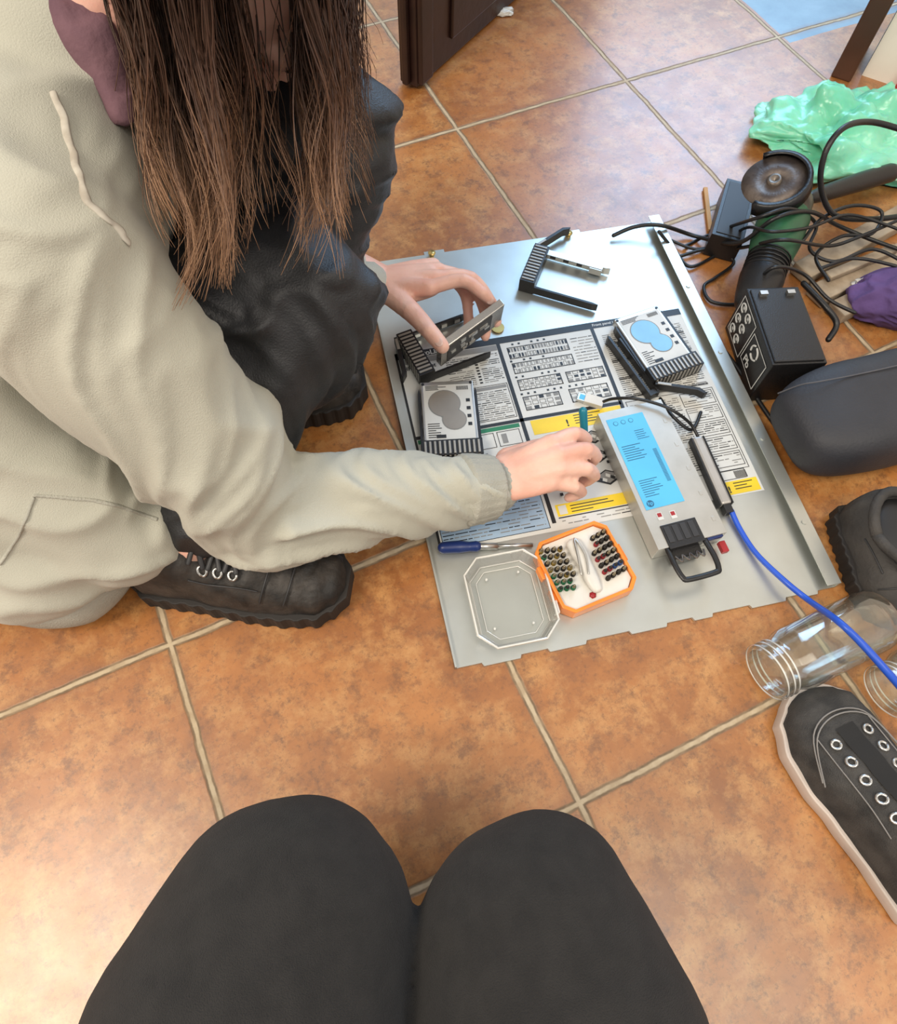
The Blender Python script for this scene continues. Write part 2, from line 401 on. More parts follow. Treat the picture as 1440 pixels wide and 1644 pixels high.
def iso(cx,cy,s_,zz):
    mb.add([(cx-s_,cy,zz),(cx,cy-s_*.5,zz),(cx+s_,cy,zz),(cx,cy+s_*.5,zz)],[(0,1,2,3)],1)
    mb.add([(cx-s_*.8,cy+.001,zz+.0001),(cx,cy-s_*.38,zz+.0001),(cx+s_*.8,cy+.001,zz+.0001),(cx,cy+s_*.42,zz+.0001)],[(0,1,2,3)],3)
    for k in range(5):
        q=-.55+k*.25; h_=random.uniform(-.3,.2)*s_*(1-abs(q)); mb.add([(cx+q*s_-.0015,cy+h_,zz+.0002),(cx+q*s_+.003,cy-.003+h_,zz+.0002),(cx+q*s_+.005,cy+.001+h_,zz+.0002),(cx+q*s_,cy+.004+h_,zz+.0002)],[(0,1,2,3)],random.choice((0,1)))
for i,(cx,cy,s_) in enumerate(((.185,.250,.018),(.238,.252,.02),(.185,.222,.018),(.235,.224,.020),(.185,.19,.018),(.238,.192,.022))): iso(cx,cy,s_,z2+.0003*(i%2))
for k in range(14):
    x=.165+random.random()*.09; y=.175+random.random()*.085; mb.rect(x,y,x+.004,y+.004,z3+.0006+k*.00001,1)
mb.rect(.162,.152,.286,.168,z2,2); mb.rect(.165,.154,.175,.166,z3,0)
for y in (.163,.159,.155): mb.rect(.18,y,.18+random.uniform(.02,.06),y+.0012,z3,1)
mb.rect(.162,.1495,.286,.151,z2,1)
txtrows(.165,.138,.28,.149,step=.004,dens=.5)
txtrows(.30,.30,.415,.41,dens=.9)
for y in (.39,.36,.33,.30): mb.rect(.30,y,.415,y+.004,z2,3)
frame_r(.296,.17,.418,.295)
for j in range(5):
    frame_r(.37,.175+j*.024,.415,.196+j*.024); txtrows(.372,.176+j*.024,.413,.195+j*.024,dens=.7)
txtrows(.30,.175,.366,.29)
mb.rect(.375,.137,.42,.155,z2,2); mb.text('!',.012,TM((.379,.140,z3)),1,bold=.0004)
for y in (.151,.147,.143): mb.rect(.388,y,.388+random.uniform(.015,.028),y+.0012,z3,1)
frame_r(.36,.157,.41,.17)
for k in range(16): mb.rect(.395+k*.001,.158,.3955+k*.001,.168,z3,1)
mb.text('HP ProLiant',.011,TM((.028,LT1-.0095,z3)),0,bold=.0002)
mb.text('Front panel LEDs and buttons',.006,TM((.292,LT1-.0075,z3)),0,bold=.0001)
mb.text('HP ProLiant',.009,TM((.02,.402,z3)),1,bold=.0002)
part(mb,'service_label',[white,ink,yellow,greyink,greeni,blueink],panel,label='white service sheet with black, grey and yellow printing')
# ---------------------------------------------------------------- drive caddies
def caddy(M,label,lever_ang=0.,metal=False,L_=.105,grp='drive trays on the cover'):
    r=root('drive_tray',label,'drive tray',M,grp)
    mb=MB(); mb.box((0,.011,.010),(.076,.022,.021),0)
    for k in range(12):
        mb.box((-.033+k*.006,.0105,.0210),(.0028,.018,.0014),1); mb.box((-.033+k*.006,0,.011),(.0028,.0016,.016),1)
    part(mb,'bezel',[black,ribm],r,bevel=.0004)
    for sx in (-1,1):
        mb=MB(); mb.prism([(sx*.0365-.0016,.012),(sx*.0365+.0016,.012),(sx*.0365+.0016,L_-.008),(sx*.0365,L_),(sx*.0365-.0016,L_-.008)][::sx],.001,.013)
        if metal and sx<0: mb.box((sx*.034,.062,.0135),(.010,.084,.0010),0); mb.box((sx*.031,.095,.008),(.008,.018,.010),0)
        for k in range(4): mb.box((sx*.0345,.030+k*.020,.007),(.002,.008,.006),1)
        part(mb,'rail',[silver if (metal and sx<0) else black,dark if (metal and sx<0) else silver],r)
    mb=MB(); Q=TM((-.036,.0,.011))@RZ(lever_ang)
    mb.prism([(0,-.004),(.055,-.004),(.064,-.008),(.068,-.006),(.058,.001),(0,.001)],-.006,.006,0,Q)
    mb.box((.012,-.0015,.0065),(.018,.004,.001),1,Q)
    part(mb,'lever',[black,ribm],r,bevel=.0005)
    return r
def drive(M,label,tint=silver,edge=greyink):
    r=root('hard_drive',label,'hard drive',M,'small hard drives')
    mb=MB(); mb.box((0,.05,.0055),(.069,.1,.011),0); part(mb,'casing',silver,r,bevel=.0015)
    mb=MB(); z=.0113; mb.rect(-.031,.008,.031,.094,z,0)
    def blob(g,zz,m):
        n=40; pts=[]
        for k in range(n):
            a=2*math.pi*k/n
            dx,dy=math.cos(a),math.sin(a); best=0
            for cx,cy,rr in ((-.005,.012,.0195+g),(.006,-.013,.0145+g)):
                b_=dx*cx+dy*cy; c_=cx*cx+cy*cy-rr*rr; D=b_*b_-c_
                if D>0: best=max(best,b_+math.sqrt(D))
            pts.append((dx*best,.053+dy*best,zz))
        mb.add(pts,[tuple(range(n))],m)
    blob(.0014,z+.0002,2); blob(0,z+.0004,3)
    for k in range(7):
        y=.014+k*.0033; mb.rect(-.028,y,-.028+random.uniform(.008,.018),y+.0012,z+.0003,1)
    for k in range(12): mb.rect(.012+k*.0013,.085,.0127+k*.0013,.091,z+.0003,1)
    for k in range(4): mb.rect(-.028,.086+k*.002,-.012+random.random()*.012,.0870+k*.002,z+.0003,1)
    for k in range(4): mb.rect(.023,.03+k*.012,.028,.035+k*.012,z+.0003,1)
    mb.rect(-.018,.013,-.006,.018,z+.0005,1)
    for cx,cy in ((-.031,.096),(.031,.096)): mb.cyl((cx,cy,.011),(cx,cy,.0116),.002,1,8)
    part(mb,'sticker',[white,ink,edge,tint],r)
    return r
M,l=frame((727,735),(715,598),.018,ZP+.001,at=0.)
caddy(M,'black drive tray with ribbed front holding a small hard drive')
drive(M@TM((0,.014,.004)),'silver hard drive with printed sticker seated in a tray',mat('drive_grey',(.34,.31,.27),.35,.4))
M,l=frame((1088,603),(1020,505),.018,ZP+.001,at=0.)
caddy(M,'black drive tray with open lever beneath a hard drive',math.radians(-32))
drive(M@TM((0,.014,.004)),'silver hard drive with pale blue patch on its sticker',mat('drive_blue',(.22,.50,.76),.4,.0))
M,l=frame((1046,640),(973,540),.012,ZP+.001,at=0.)
mb=MB(); mb.prism([(-.004,0),(0,0),(0,.105),(-.002,.11),(-.004,.105)],.001,.014); mb.prism([(.010,.004),(.0135,.004),(.0135,.10),(.010,.10)],.001,.012); mb.box((.005,.006,.006),(.016,.008,.010))
top(mb,'tray_rail','loose black drive tray side rail beside the drive','tray rail',black,M,bevel=.0004)
M,l=frame((845,431),(977,468),.012,ZP+.001,at=0.)
caddy(M,'empty black drive tray with metal side rail and swung lever',math.radians(150),True,L_=.115)
M,l=frame((655,576),(765,535),.018,ZP+.001,at=0.)
caddy(M,'empty black drive tray under the hand',math.radians(-12),False)
# ---------------------------------------------------------------- power supply
M,l=frame((1113,868),(1011,652),.034,ZP+.001,at=0.)
M=M@Matrix.Diagonal((1,1,.7,1))
psu=root('power_supply','silver server power supply with blue rating label and black handle','power supply',M)
PL_=l; hw=.043
mb=MB(); mb.box((0,PL_/2,.0195),(2*hw,PL_,.039))
for k in range(5): mb.box((hw-.008,.02+k*.035,.0392),(.004,.006,.0006))
part(mb,'casing',psum,psu,bevel=.001)
mb=MB(); z=.0395
x0,x1,y0,y1=-.037,.012,.050,PL_-.012
mb.rect(x0,y0,x1,y1,z,0)
def lr(a0,b0,a1,b1,m=1): mb.rect(x0+a0,y0+b0,x0+a1,y0+b1,z+.0003,m)
H=y1-y0
for k in range(7): lr(.004,H*.52+k*.0033,.004+random.uniform(.012,.03),H*.52+k*.0033+.0010)
for k in range(8): lr(.006,.016+k*.0031,.006+random.uniform(.012,.030),.0169+k*.0031)
for k in range(5): lr(.028,H*.72+k*.003,.028+random.uniform(.006,.016),H*.72+k*.003+.0008)
for k in range(26): lr(.040,.03+k*.0018,.045,.0309+k*.0018)
for k in range(3): mb.disc(x0+.010+k*.010,y1-.008,.0032,.0032,z+.0003,1,12); mb.disc(x0+.010+k*.010,y1-.008,.0026,.0026,z+.0005,0,12)
mb.disc(x0+.008,y0+.007,.0045,.0045,z+.0003,1,20)
mb.text('hp',.0068,TM((x0+.0047,y0+.0053,z+.0006)),0,bold=.0001)
part(mb,'rating_label',[cyan,navyink],psu,label='bright blue printed rating label')
mb=MB()
mb.rect(-.028,.034,-.021,.044,z,0); mb.rect(-.012,.032,-.005,.042,z,0); mb.rect(-.027,.038,-.022,.043,z+.0002,1); mb.rect(-.011,.036,-.006,.041,z+.0002,1)
part(mb,'warning_sticker',[white,red],psu)
mb=MB(); mb.box((-.008,.012,.030),(.044,.030,.022),0)
for k in range(4): mb.box((-.024+k*.010,.014,.0415),(.007,.02,.001),1)
mb.box((-.008,-.008,.016),(.034,.012,.024),0)
part(mb,'latch',[black,dark],psu,bevel=.001)
mb=MB()
hp_=[(-.031,.002,.034),(-.032,-.022,.038),(-.030,-.038,.039),(-.024,-.042,.039),(.008,-.042,.039),(.014,-.038,.039),(.016,-.022,.038),(.015,.002,.034)]
mb.sweep([(p,.0034) for p in hp_],5,10)
part(mb,'handle',black,psu)
mb=MB()
for i in range(4): mb.sweep([((-.026+i*.009,-.012,.034),.0012),((-.022+i*.009,-.020,.038),.0012),((-.018+i*.009,-.012,.034),.0012)],4,8)
part(mb,'wire_guard',grease,psu)
mb=MB(); mb.box((.029,.004,.030),(.020,.013,.008)); part(mb,'release_tab',blue,psu,bevel=.001)
mb=MB(); mb.box((.038,-.012,.018),(.008,.014,.010)); part(mb,'connector',red,psu,bevel=.001)
# ---------------------------------------------------------------- usb adapter + cables
M,l=frame((1168,808),(1120,700),.018,ZP+.0005,at=0.)
ad=root('cable_adapter','slim grey metal inline adapter with thin black lead and blue cable','adapter',M)
mb=MB(); mb.box((0,l/2,.0065),(.014,l,.012)); part(mb,'housing',greypl,ad,bevel=.003)
mb=MB(); mb.box((-.008,l/2,.006),(.002,l,.011)); mb.box((.008,l/2,.006),(.002,l,.011)); mb.box((0,-.005,.006),(.010,.012,.009)); part(mb,'end_trim',black,ad,bevel=.0005)
mb=MB(); mb.sweep([(P(1120,700,.012),.002),(P(1108,680,.02),.002),(P(1085,662,.04),.002),(P(1060,650,.040),.002),(P(1020,640,.038),.002),(P(985,640,.025),.002),(P(968,645,.012),.002)],6,8)
part(mb,'lead',black,ad,True)
mb=MB(); mb.sweep([(P(1174,820,.012),.0032),(P(1188,850,.010),.0032),(P(1215,890,.012),.0032),(P(1262,935,.021),.0034),(P(1300,965,.028),.0034),(P(1345,997,.080),.0036),(P(1385,1035,.082),.0038),(P(1430,1085,.078),.004),(P(1480,1140,.05),.004),(P(1550,1190,.004),.004)],8,10)
part(mb,'network_cable',bluecab,ad,True,label='bright blue cable trailing over the glass jar')
M,l=frame((968,648),(926,636),.01,ZP+.0003,at=0.)
mb=MB(); mb.box((0,l*.35,.004),(.014,l*.7,.008),1); mb.box((0,l*.8,.004),(.012,l*.35,.0045),0); mb.rect(-.004,l*.66,.004,l*.9,.0064,2)
top(mb,'usb_plug','metal usb plug with blue tongue lying on the sheet','usb plug',[silver,whitepl,cyan],M,bevel=.0005)
# ---------------------------------------------------------------- bit set
def octo(w,h,c=.014): return [(-w+c,-h),(w-c,-h),(w,-h+c),(w,h-c),(w-c,h),(-w+c,h),(-w,h-c),(-w,-h+c)]
M,l=frame((968,965),(910,858),.02,ZP+.0005,at=.5)
bx=root('bit_box','orange screwdriver bit case with rows of coloured bits','tool case',M)
bw,bh=.047,.046
mb=MB()
o1=octo(bw,bh,.011); o2=octo(bw-.004,bh-.004,.0095)
v=[(p[0],p[1],0) for p in o1]+[(p[0],p[1],.02) for p in o1]+[(p[0],p[1],.02) for p in o2]+[(p[0],p[1],.004) for p in o2]
f=[tuple(range(7,-1,-1)),tuple(range(24,32))]
for a0 in (0,8,16):
    for i in range(8): j=(i+1)%8; f.append((a0+i,a0+j,a0+8+j,a0+8+i))
mb.add(v,f); mb.box((-.049,.012,.010),(.005,.016,.012)); mb.box((-.049,-.018,.010),(.005,.016,.012)); mb.box((.049,0,.009),(.005,.022,.010))
part(mb,'tray',orange,bx,bevel=.001)
mb=MB(); mb.prism(octo(bw-.0045,bh-.0045,.0095),.0045,.0155)
part(mb,'insert',whitepl,bx)
caps=[mat('bit_green',(.02,.16,.07),.4,.3),mat('bit_gold',(.36,.25,.06),.4,.6),mat('bit_red',(.36,.03,.04),.4,.3),mat('bit_blue',(.04,.10,.3),.4,.3),mat('bit_dark',(.05,.045,.04),.35,.7)]
def bit(x,y,c):
    mb=MB(); mb.lathe([(.0156,.0029),(.021,.0029),(.0212,.0020),(.0265,.0013),(.0265,.0001)],8,0,TM((x,y,0)))
    for i in range(16,len(mb.m)): mb.m[i]=1
    part(mb,'bit',[caps[c],caps[4] if (c in(2,3) or random.random()<.4) else bitmetal],bx)
for i in range(4):
    for j in range(7):
        if i==3 and j>4: continue
        bit(-.039+i*.0072,.035-j*.0082-i*.002,0 if (j>4 or (i==0 and j%3==1)) else (1 if (i+j)%3==0 else 4))
for i in range(4):
    for j in range(7):
        if i==0 and j<2: continue
        bit(.017+i*.0072,.026-j*.0082+i*.001,2 if (j in(1,3,5) and i<2) else (3 if j==5 else 4))
mb=MB(); mb.sweep([((-.001,-.03,.018),(.006,.004)),((-.001,-.018,.019),(.0085,.005)),((0,.0,.020),(.008,.005)),((.0,.016,.020),(.010,.006)),((.0,.030,.020),(.009,.005))],6,14)
part(mb,'driver_handle',whitepl,bx,label='translucent white handle')
mb=MB(); mb.sweep([((-.012,-.010,.0265),.0009),((-.006,.010,.028),.0013),((.001,.032,.027),.0014),((.003,.010,.028),.0013),((-.004,-.012,.0265),.0009)],4,6)
part(mb,'tweezers',silver,bx)
mb=MB(); mb.rect(-.018,-.041,.010,-.028,.0157,0); mb.lathe([(.0157,.004),(.0175,.004),(.0175,.0002)],6,1,TM((-.008,-.034,0)))
part(mb,'socket_slot',[whitepl,red],bx)
M,l=frame((838,1040),(800,893),.012,ZP+.0005,at=.5)
mb=MB(); lw,lh=.0455,.053
o1=octo(lw,lh,.018); o2=octo(lw-.0015,lh-.0015,.017); o3=octo(lw-.006,lh-.006,.016)
v=[(p[0],p[1],0) for p in o3]+[(p[0],p[1],.018) for p in o1]+[(p[0],p[1],.018) for p in o2]+[(p[0]*.98,p[1]*.98,.0015) for p in o3]
f=[tuple(range(7,-1,-1)),tuple(range(24,32))]
for a0 in (0,8,16):
    for i in range(8): j=(i+1)%8; f.append((a0+i,a0+j,a0+8+j,a0+8+i))
mb.add(v,f)
for y in (-.02,.02): mb.box((lw+.0015,y,.012),(.005,.014,.010),1)
def ringpoly(o_,z_,r_,m_):
    for k in range(8):
        p=o_[k];q=o_[(k+1)%8]; mb.sweep([((p[0],p[1],z_),r_),((q[0],q[1],z_),r_)],1,6,m_)
ringpoly(o1,.0185,.0015,1); ringpoly(o3,.002,.0010,1); ringpoly(octo(lw-.013,lh-.013,.012),.0022,.0005,1)
for x_,y_ in ((-.02,.03),(.018,.032),(-.024,-.028),(.02,-.03)): mb.cyl((x_,y_,.0016),(x_,y_,.006),.0013,1,8)
top(mb,'case_lid','clear plastic octagonal lid beside the orange bit case','lid',[lidm,lidedge],M)
M,l=frame((712,880),(856,872),.014,ZP,at=0.)
sd=root('screwdriver','dark blue handled screwdriver lying under the forearm','screwdriver',M)
mb=MB(); mb.sweep([((0,0,.010),.007),((0,.018,.010),.0075),((0,.030,.009),.0058),((0,.038,.009),.0065)],5,12); part(mb,'handle',blue,sd)
mb=MB(); mb.cyl((0,.034,.009),(0,l*.6,.006),.0040); mb.cyl((0,l*.6,.006),(0,l,.0035),.0026); part(mb,'shaft',silver,sd)
A=P(939,712,.045); B=P(936,660,.085)
mb=MB(); mb.sweep([(A,.004),(A.lerp(B,.4),.0045),(B,.005)],4,12,0); mb.cyl(A,A+(A-B)*.55,.0016,1)
top(mb,'precision_screwdriver','slim teal precision screwdriver held in the fingers','screwdriver',[teal,silver],TM(A),True)
mb=MB(); mb.cyl((0,0,0),(0,0,.002),.009,0,20)
top(mb,'metal_disc','small brass coloured disc on the cover','disc',brass,TM(P(799,527,ZP+.001)))
# ---------------------------------------------------------------- glass jars
def jar(pa,pb,r,name_label):
    A=P(*pa,r); B=P(*pb,r); d=B-A; l=d.length
    M=TM(A)@RZ(math.atan2(d.y,d.x))@RY(math.pi/2)
    prof=[(0,r*.76),(0,r*.82),(.003,r*.88),(.006,r*.84),(.009,r*.90),(.012,r*.84),(.015,r*.90),(.019,r*.85),(.025,r*.88),(.034,r*.985),(.042,r),(l-.02,r),(l-.006,r*.95),(l,r*.78),(l,0.0005),(l-.006,.0005),(l-.007,r*.75),(l-.02,r*.93),(.042,r*.93),(.032,r*.90),(.02,r*.79),(0,r*.76)]
    mb=MB(); mb.lathe(prof,40)
    for z_ in (.001,.009,.015): mb.lathe([(z_-.001,r*.90),(z_,r*.92),(z_+.001,r*.90)],40,1)
    return top(mb,'glass_jar',name_label,'jar',[glass,lidedge],M,group='glass jars on the tiles')
jar((1230,1080),(1415,988),.034,'clear glass jar lying on its side under the blue cable')
jar((1424,1112),(1560,1040),.032,'clear glass jar lying beside another jar')
# ---------------------------------------------------------------- shoes
def interp(st,y,k):
    for i in range(len(st)-1):
        if st[i][0]<=y<=st[i+1][0]:
            t=(y-st[i][0])/(st[i+1][0]-st[i][0]); t=t*t*(3-2*t); return st[i][k]*(1-t)+st[i+1][k]*t
    return st[-1][k]
def shoe_parts(r,st,zs,mup,msole,Mx,world,sole_grow=.004,eye=None,lace=None,opening=None,rough_amp=0.,tread=False,toecap=None):
    L0=st[0][0]; L1=st[-1][0]; n=60; seg=32
    def zt(x,y):
        w=interp(st,y,1); h=interp(st,y,2); off=interp(st,y,3); q=min(.98,abs((x-off)/w))**(1/.75)
        return zs*.6+h*(max(0.,1-q*q)**.5)**.72
    mb=MB(); v=[];f=[]
    for i in range(n+1):
        y=L0+(L1-L0)*i/n; w=interp(st,y,1); h=interp(st,y,2); off=interp(st,y,3)
        for k in range(seg+1):
            a=math.pi*k/seg; cx=math.cos(a); sz=max(0.,math.sin(a))
            p=Vector((off+w*(abs(cx)**.75)*(1 if cx>0 else -1), y, zs*.6+h*(sz**.72)))
            if rough_amp:
                q=noise.noise(Vector((p.x*30,p.y*60,p.z*30))); cr_=max(0,1-abs(q)*4)
                p.z-=rough_amp*cr_*(sz**.5); p.x*=1+.05*noise.noise(p*40)
            v.append(p)
        v.append((off,y,zs*.5))
    S=seg+2
    for i in range(n):
        for k in range(S):
            k2=(k+1)%S; f.append((i*S+k,(i+1)*S+k,(i+1)*S+k2,i*S+k2))
    f.append(tuple(range(S))); f.append(tuple(n*S+S-1-k for k in range(S)))
    mb.add(v,f,0,Mx,True); part(mb,'upper',mup,r,world)
    mb=MB(); pl=[];pr=[]; NN=48
    for i in range(NN+1):
        y=L0+(L1-L0)*i/NN; g=sole_grow+(.002*((i//2)%2) if tread else 0); w=interp(st,y,1)+g; off=interp(st,y,3); yy=y+(sole_grow if i==NN else (-sole_grow if i==0 else 0))
        pl.append((off-w,yy)); pr.append((off+w,yy))
    mb.prism(pr+pl[::-1],0.001,zs,0,Mx,not tread); part(mb,'sole',msole,r,world,bevel=.0015)
    if toecap:
        mb=MB()
        for y in toecap:
            w=interp(st,y,1)*.97; mb.sweep([((w*math.sin(t),y+.012*math.cos(t)-.012,zt(w*math.sin(t),y+.012*math.cos(t)-.012)+.0008),.0011) for t in [(-1.2+.24*k) for k in range(11)]],1,6,0,M=Mx)
        for sx in (-1,1):
            mb.sweep([((sx*.034,yy,zt(sx*.034,yy)+.0008),.0011) for yy in [L0+(L1-L0)*q for q in (.35,.42,.5,.57,.64)]],3,6,0,M=Mx)
        part(mb,'stitching',dark,r,world)
    if eye:
        for sx in (-1,1):
            for y in eye[1]:
                x=sx*eye[0]; mb=MB()
                pts=[((x+.0042*math.cos(t*math.pi/6),y+.0042*math.sin(t*math.pi/6),zt(x+.0042*math.cos(t*math.pi/6),y+.0042*math.sin(t*math.pi/6))+.001),.0016) for t in range(13)]
                mb.sweep(pts,1,6,0,M=Mx,cap=False); part(mb,'eyelet',silver,r,world)
    if lace:
        mb=MB(); x=lace[0]
        for i,y in enumerate(lace[1]):
            y2=y+lace[2]
            mb.sweep([((-x,y,zt(-x,y)+.002),(.003,.0018)),((0,(y+y2)/2,zt(0,y)+.004),(.003,.0018)),((x,y2,zt(x,y2)+.002),(.003,.0018))],5,8,0,M=Mx)
            mb.sweep([((x,y,zt(x,y)+.002),(.003,.0018)),((0,(y+y2)/2,zt(0,y)+.006),(.003,.0018)),((-x,y2,zt(-x,y2)+.002),(.003,.0018))],5,8,0,M=Mx)
        part(mb,'laces',dark,r,world)
    if opening:
        cy,rx,ry,zo=opening; mb=MB()
        pts=[((rx*math.cos(t*math.pi/12),cy+ry*math.sin(t*math.pi/12),zo+.010*abs(math.sin(t*math.pi/12))),.0060) for t in range(25)]
        mb.sweep(pts,1,8,0,M=Mx,cap=False); part(mb,'collar',mup,r,world)
        mb=MB(); mb.ell((0,cy,zo-.001),(rx*.95,ry*.95,.008),0,Mx); part(mb,'lining',ink,r,world)
    return zt
A=P(1500,1480,0); B=P(1272,1118,0); d=B-A; SM=TM(A)@RZ(math.atan2(d.y,d.x)-math.pi/2); Ls=d.length
sn=root('canvas_sneaker','faded black canvas sneaker with pale rubber sole standing on the tiles','shoe',SM)
k_=Ls/.27
st=[(0,.022,.07,0),(.02,.034,.075,0),(.07,.036,.075,0),(.13,.042,.066,.0),(.17,.048,.055,.0),(.21,.050,.045,.002),(.245,.042,.036,.004),(.262,.028,.026,.005),(.270,.010,.012,.005)]
st=[(a*k_,b_,c,d_) for a,b_,c,d_ in st]
zt=shoe_parts(sn,st,.020,canvas,sole,Matrix.Identity(4),False,eye=(.019,[.175,.157,.139,.121,.103,.085]),opening=(.040,.028,.038,.084),rough_amp=.0016)
mb=MB()
for off_ in (0,.004):
    mb.sweep([((-.046,.150-off_,zt(-.044,.15)+.0012),.0008),((-.03,.19-off_,zt(-.03,.19-off_)+.0012),.0008),((0,.202-off_,zt(0,.202-off_)+.0012),.0008),((.03,.19-off_,zt(.03,.19-off_)+.0012),.0008),((.046,.15-off_,zt(.044,.15)+.0012),.0008)],6,6)
for sx in (-1,1): mb.sweep([((sx*.030,yy,zt(sx*.030,yy)+.0010),.0007) for yy in (.185,.165,.14,.115,.09)],4,6)
part(mb,'stitching',mat('grey_thread',(.26,.25,.24),.8),sn)
mb2=MB(); vv=[];ff=[]
for i in range(13):
    y=.075+.112*i/12
    for x in (-.010,0,.010): vv.append((x,y,zt(x,y)+.0012))
for i in range(12):
    for k in range(2): ff.append((i*3+k,i*3+k+1,i*3+k+4,i*3+k+3))
mb2.add(vv,ff,0,None,True); part(mb2,'tongue',mat('dark_tongue',(.018,.018,.018),.9),sn)
A=P(1438,768,.08); B=P(1480,990,.02); A.z=0; B.z=0; d=B-A; SM=TM(A)@RZ(math.atan2(d.y,d.x)-math.pi/2)@TM((.010,.004,0)); k_=d.length/.27
ts=root('trail_shoe','worn grey-black shoe with open collar and thick sole','shoe',SM)
st2=[(0,.024,.052,0),(.02,.034,.054,0),(.07,.038,.052,0),(.13,.041,.050,.0),(.17,.044,.046,.0),(.21,.044,.042,.0),(.245,.038,.034,.0),(.262,.026,.026,.0),(.270,.010,.012,.0)]
shoe_parts(ts,[(a*k_,b_,c,d_) for a,b_,c,d_ in st2],.024,shoeg,rubber,Matrix.Identity(4),False,opening=(.055,.032,.046,.066),lace=(.02,[.118*k_,.138*k_,.158*k_],.012),rough_amp=.001,tread=True,toecap=(.215*k_,))
# ---------------------------------------------------------------- crouching person
base=W(-.35,.42,0)
per=root('person','person with long brown hair in grey hoodie crouching on floor','person',TM(base))
SR=P(45,395,.40); ER=P(425,822,.13); WR=P(790,782,.058)
chest=W(-.34,.52,.38); neck=W(-.25,.53,.47); Hc=P(330,-110,.50)
SL=W(-.22,.69,.41); EL=W(-.30,.68,.17); WL=P(612,456,.075)
hipR=W(-.47,.37,.13); hipL=W(-.47,.55,.13)
kR=P(492,440,.27); aR=P(305,865,.085); kL=P(518,190,.33); aL=P(455,610,.08)
bm_=MB()
bm_.sweep([(W(-.48,.45,.13),.12),(W(-.43,.47,.26),.11),(chest,.10),(neck,.05),(Hc,.05)],6,20)
bm_.sweep([(chest,.08),(SR,.05),(SR.lerp(ER,.5),.046),(ER,.038),(ER.lerp(WR,.5),.034),(WR,(.027,.021))],6,16)
bm_.sweep([(chest,.08),(SL,.05),(SL.lerp(EL,.5),.044),(EL,.038),(EL.lerp(WL,.5),.034),(WL,(.027,.021))],6,16)
for h,k,a_ in ((hipR,kR,aR),(hipL,kL,aL)):
    bm_.sweep([(W(-.48,.45,.13),.09),(h,.085),(h.lerp(k,.5),.07),(k,.048),(k.lerp(a_,.4),.048),(a_,.033)],6,16)
fd=(P(850,600,0)-Hc).normalized()
hu=(Hc-neck).normalized(); hu=(hu-fd*hu.dot(fd)).normalized(); hs=fd.cross(hu)
HM=Matrix(((hs.x,fd.x,hu.x,Hc.x),(hs.y,fd.y,hu.y,Hc.y),(hs.z,fd.z,hu.z,Hc.z),(0,0,0,1)))
bm_.ell((0,-.005,.015),(.072,.088,.095),0,HM); bm_.ell((0,.03,-.055),(.05,.05,.05),0,HM)
bm_.sweep([((0,.078,.01),.008),((0,.094,-.02),.012),((0,.086,-.03),.012)],4,10,0,M=HM)
for sx in(-1,1):
    bm_.ell((sx*.072,-.005,-.01),(.007,.014,.024),0,HM); bm_.ell((sx*.03,.07,-.005),(.02,.014,.012),0,HM)
bm_.ell((0,.080,-.052),(.022,.010,.008),0,HM)
def finger(pts,rs):
    bm_.sweep([(p,r) for p,r in zip(pts,rs)],4,12)
    for p,r in list(zip(pts,rs))[1:-1]:
        up=(C-p).normalized(); q=p+up*r*.22; bm_.sweep([(q,r*.96),(q+(pts[1]-pts[0]).normalized()*.0015,r*.96)],1,10)
mc=[P(886,712,.088),P(898,731,.090),P(897,753,.084),P(884,774,.074)]
wr=[P(800,757,.066),P(800,768,.068),P(800,780,.066),P(800,792,.060)]
for a_,b_ in zip(wr,mc): bm_.sweep([(a_,(.012,.011)),(a_.lerp(b_,.55),(.0125,.0125)),(b_,(.0118,.0118))],4,12)
bm_.sweep([(P(785,776,.060),(.027,.02)),(P(845,757,.073),(.033,.013)),(P(878,748,.073),(.032,.009))],5,16)
pip=[P(921,697,.082),P(940,722,.084),P(940,753,.076),P(920,781,.066)]
dip=[P(940,706,.062),P(955,734,.060),P(952,764,.053),P(932,790,.046)]
tip=[P(931,718,.042),P(939,748,.040),P(934,775,.034),P(913,799,.030)]
for i in range(4):
    r0=[.0090,.0094,.0090,.0080][i]; finger([mc[i],pip[i],dip[i],tip[i]],[r0*1.12,r0,r0*.9,r0*.78])
finger([P(815,738,.058),P(860,722,.056),P(898,712,.052),P(926,714,.046)],[.015,.0125,.0105,.009])
mcl=[P(690,462,.100),P(700,446,.092),P(702,434,.080),P(695,427,.066)]
wl=[P(622,462,.082),P(622,454,.080),P(622,447,.076),P(624,440,.070)]
for a_,b_ in zip(wl,mcl): bm_.sweep([(a_,(.012,.011)),(a_.lerp(b_,.55),(.0125,.0125)),(b_,(.0112,.0112))],4,12)
bm_.sweep([(P(605,457,.075),(.027,.02)),(P(655,455,.084),(.031,.015)),(P(690,448,.084),(.027,.012))],5,16)
pl_=[P(742,450,.104),P(754,446,.086),P(755,452,.064),P(742,464,.048)]
dl_=[P(773,470,.096),P(788,487,.060),P(780,506,.042),P(752,510,.034)]
tl_=[P(788,484,.082),P(797,517,.046),P(779,540,.030),P(748,538,.024)]
for i in range(4):
    r0=[.0090,.0093,.0088,.0078][i]; finger([mcl[i],pl_[i],dl_[i],tl_[i]],[r0*1.08,r0,r0*.9,r0*.8])
thl=[P(628,472,.080),P(660,500,.092),P(688,530,.097),P(710,556,.092)]
finger(thl,[.016,.013,.0108,.0092])
body=part(bm_,'body',skin,per,True); bake(body,.0028,2,.5)
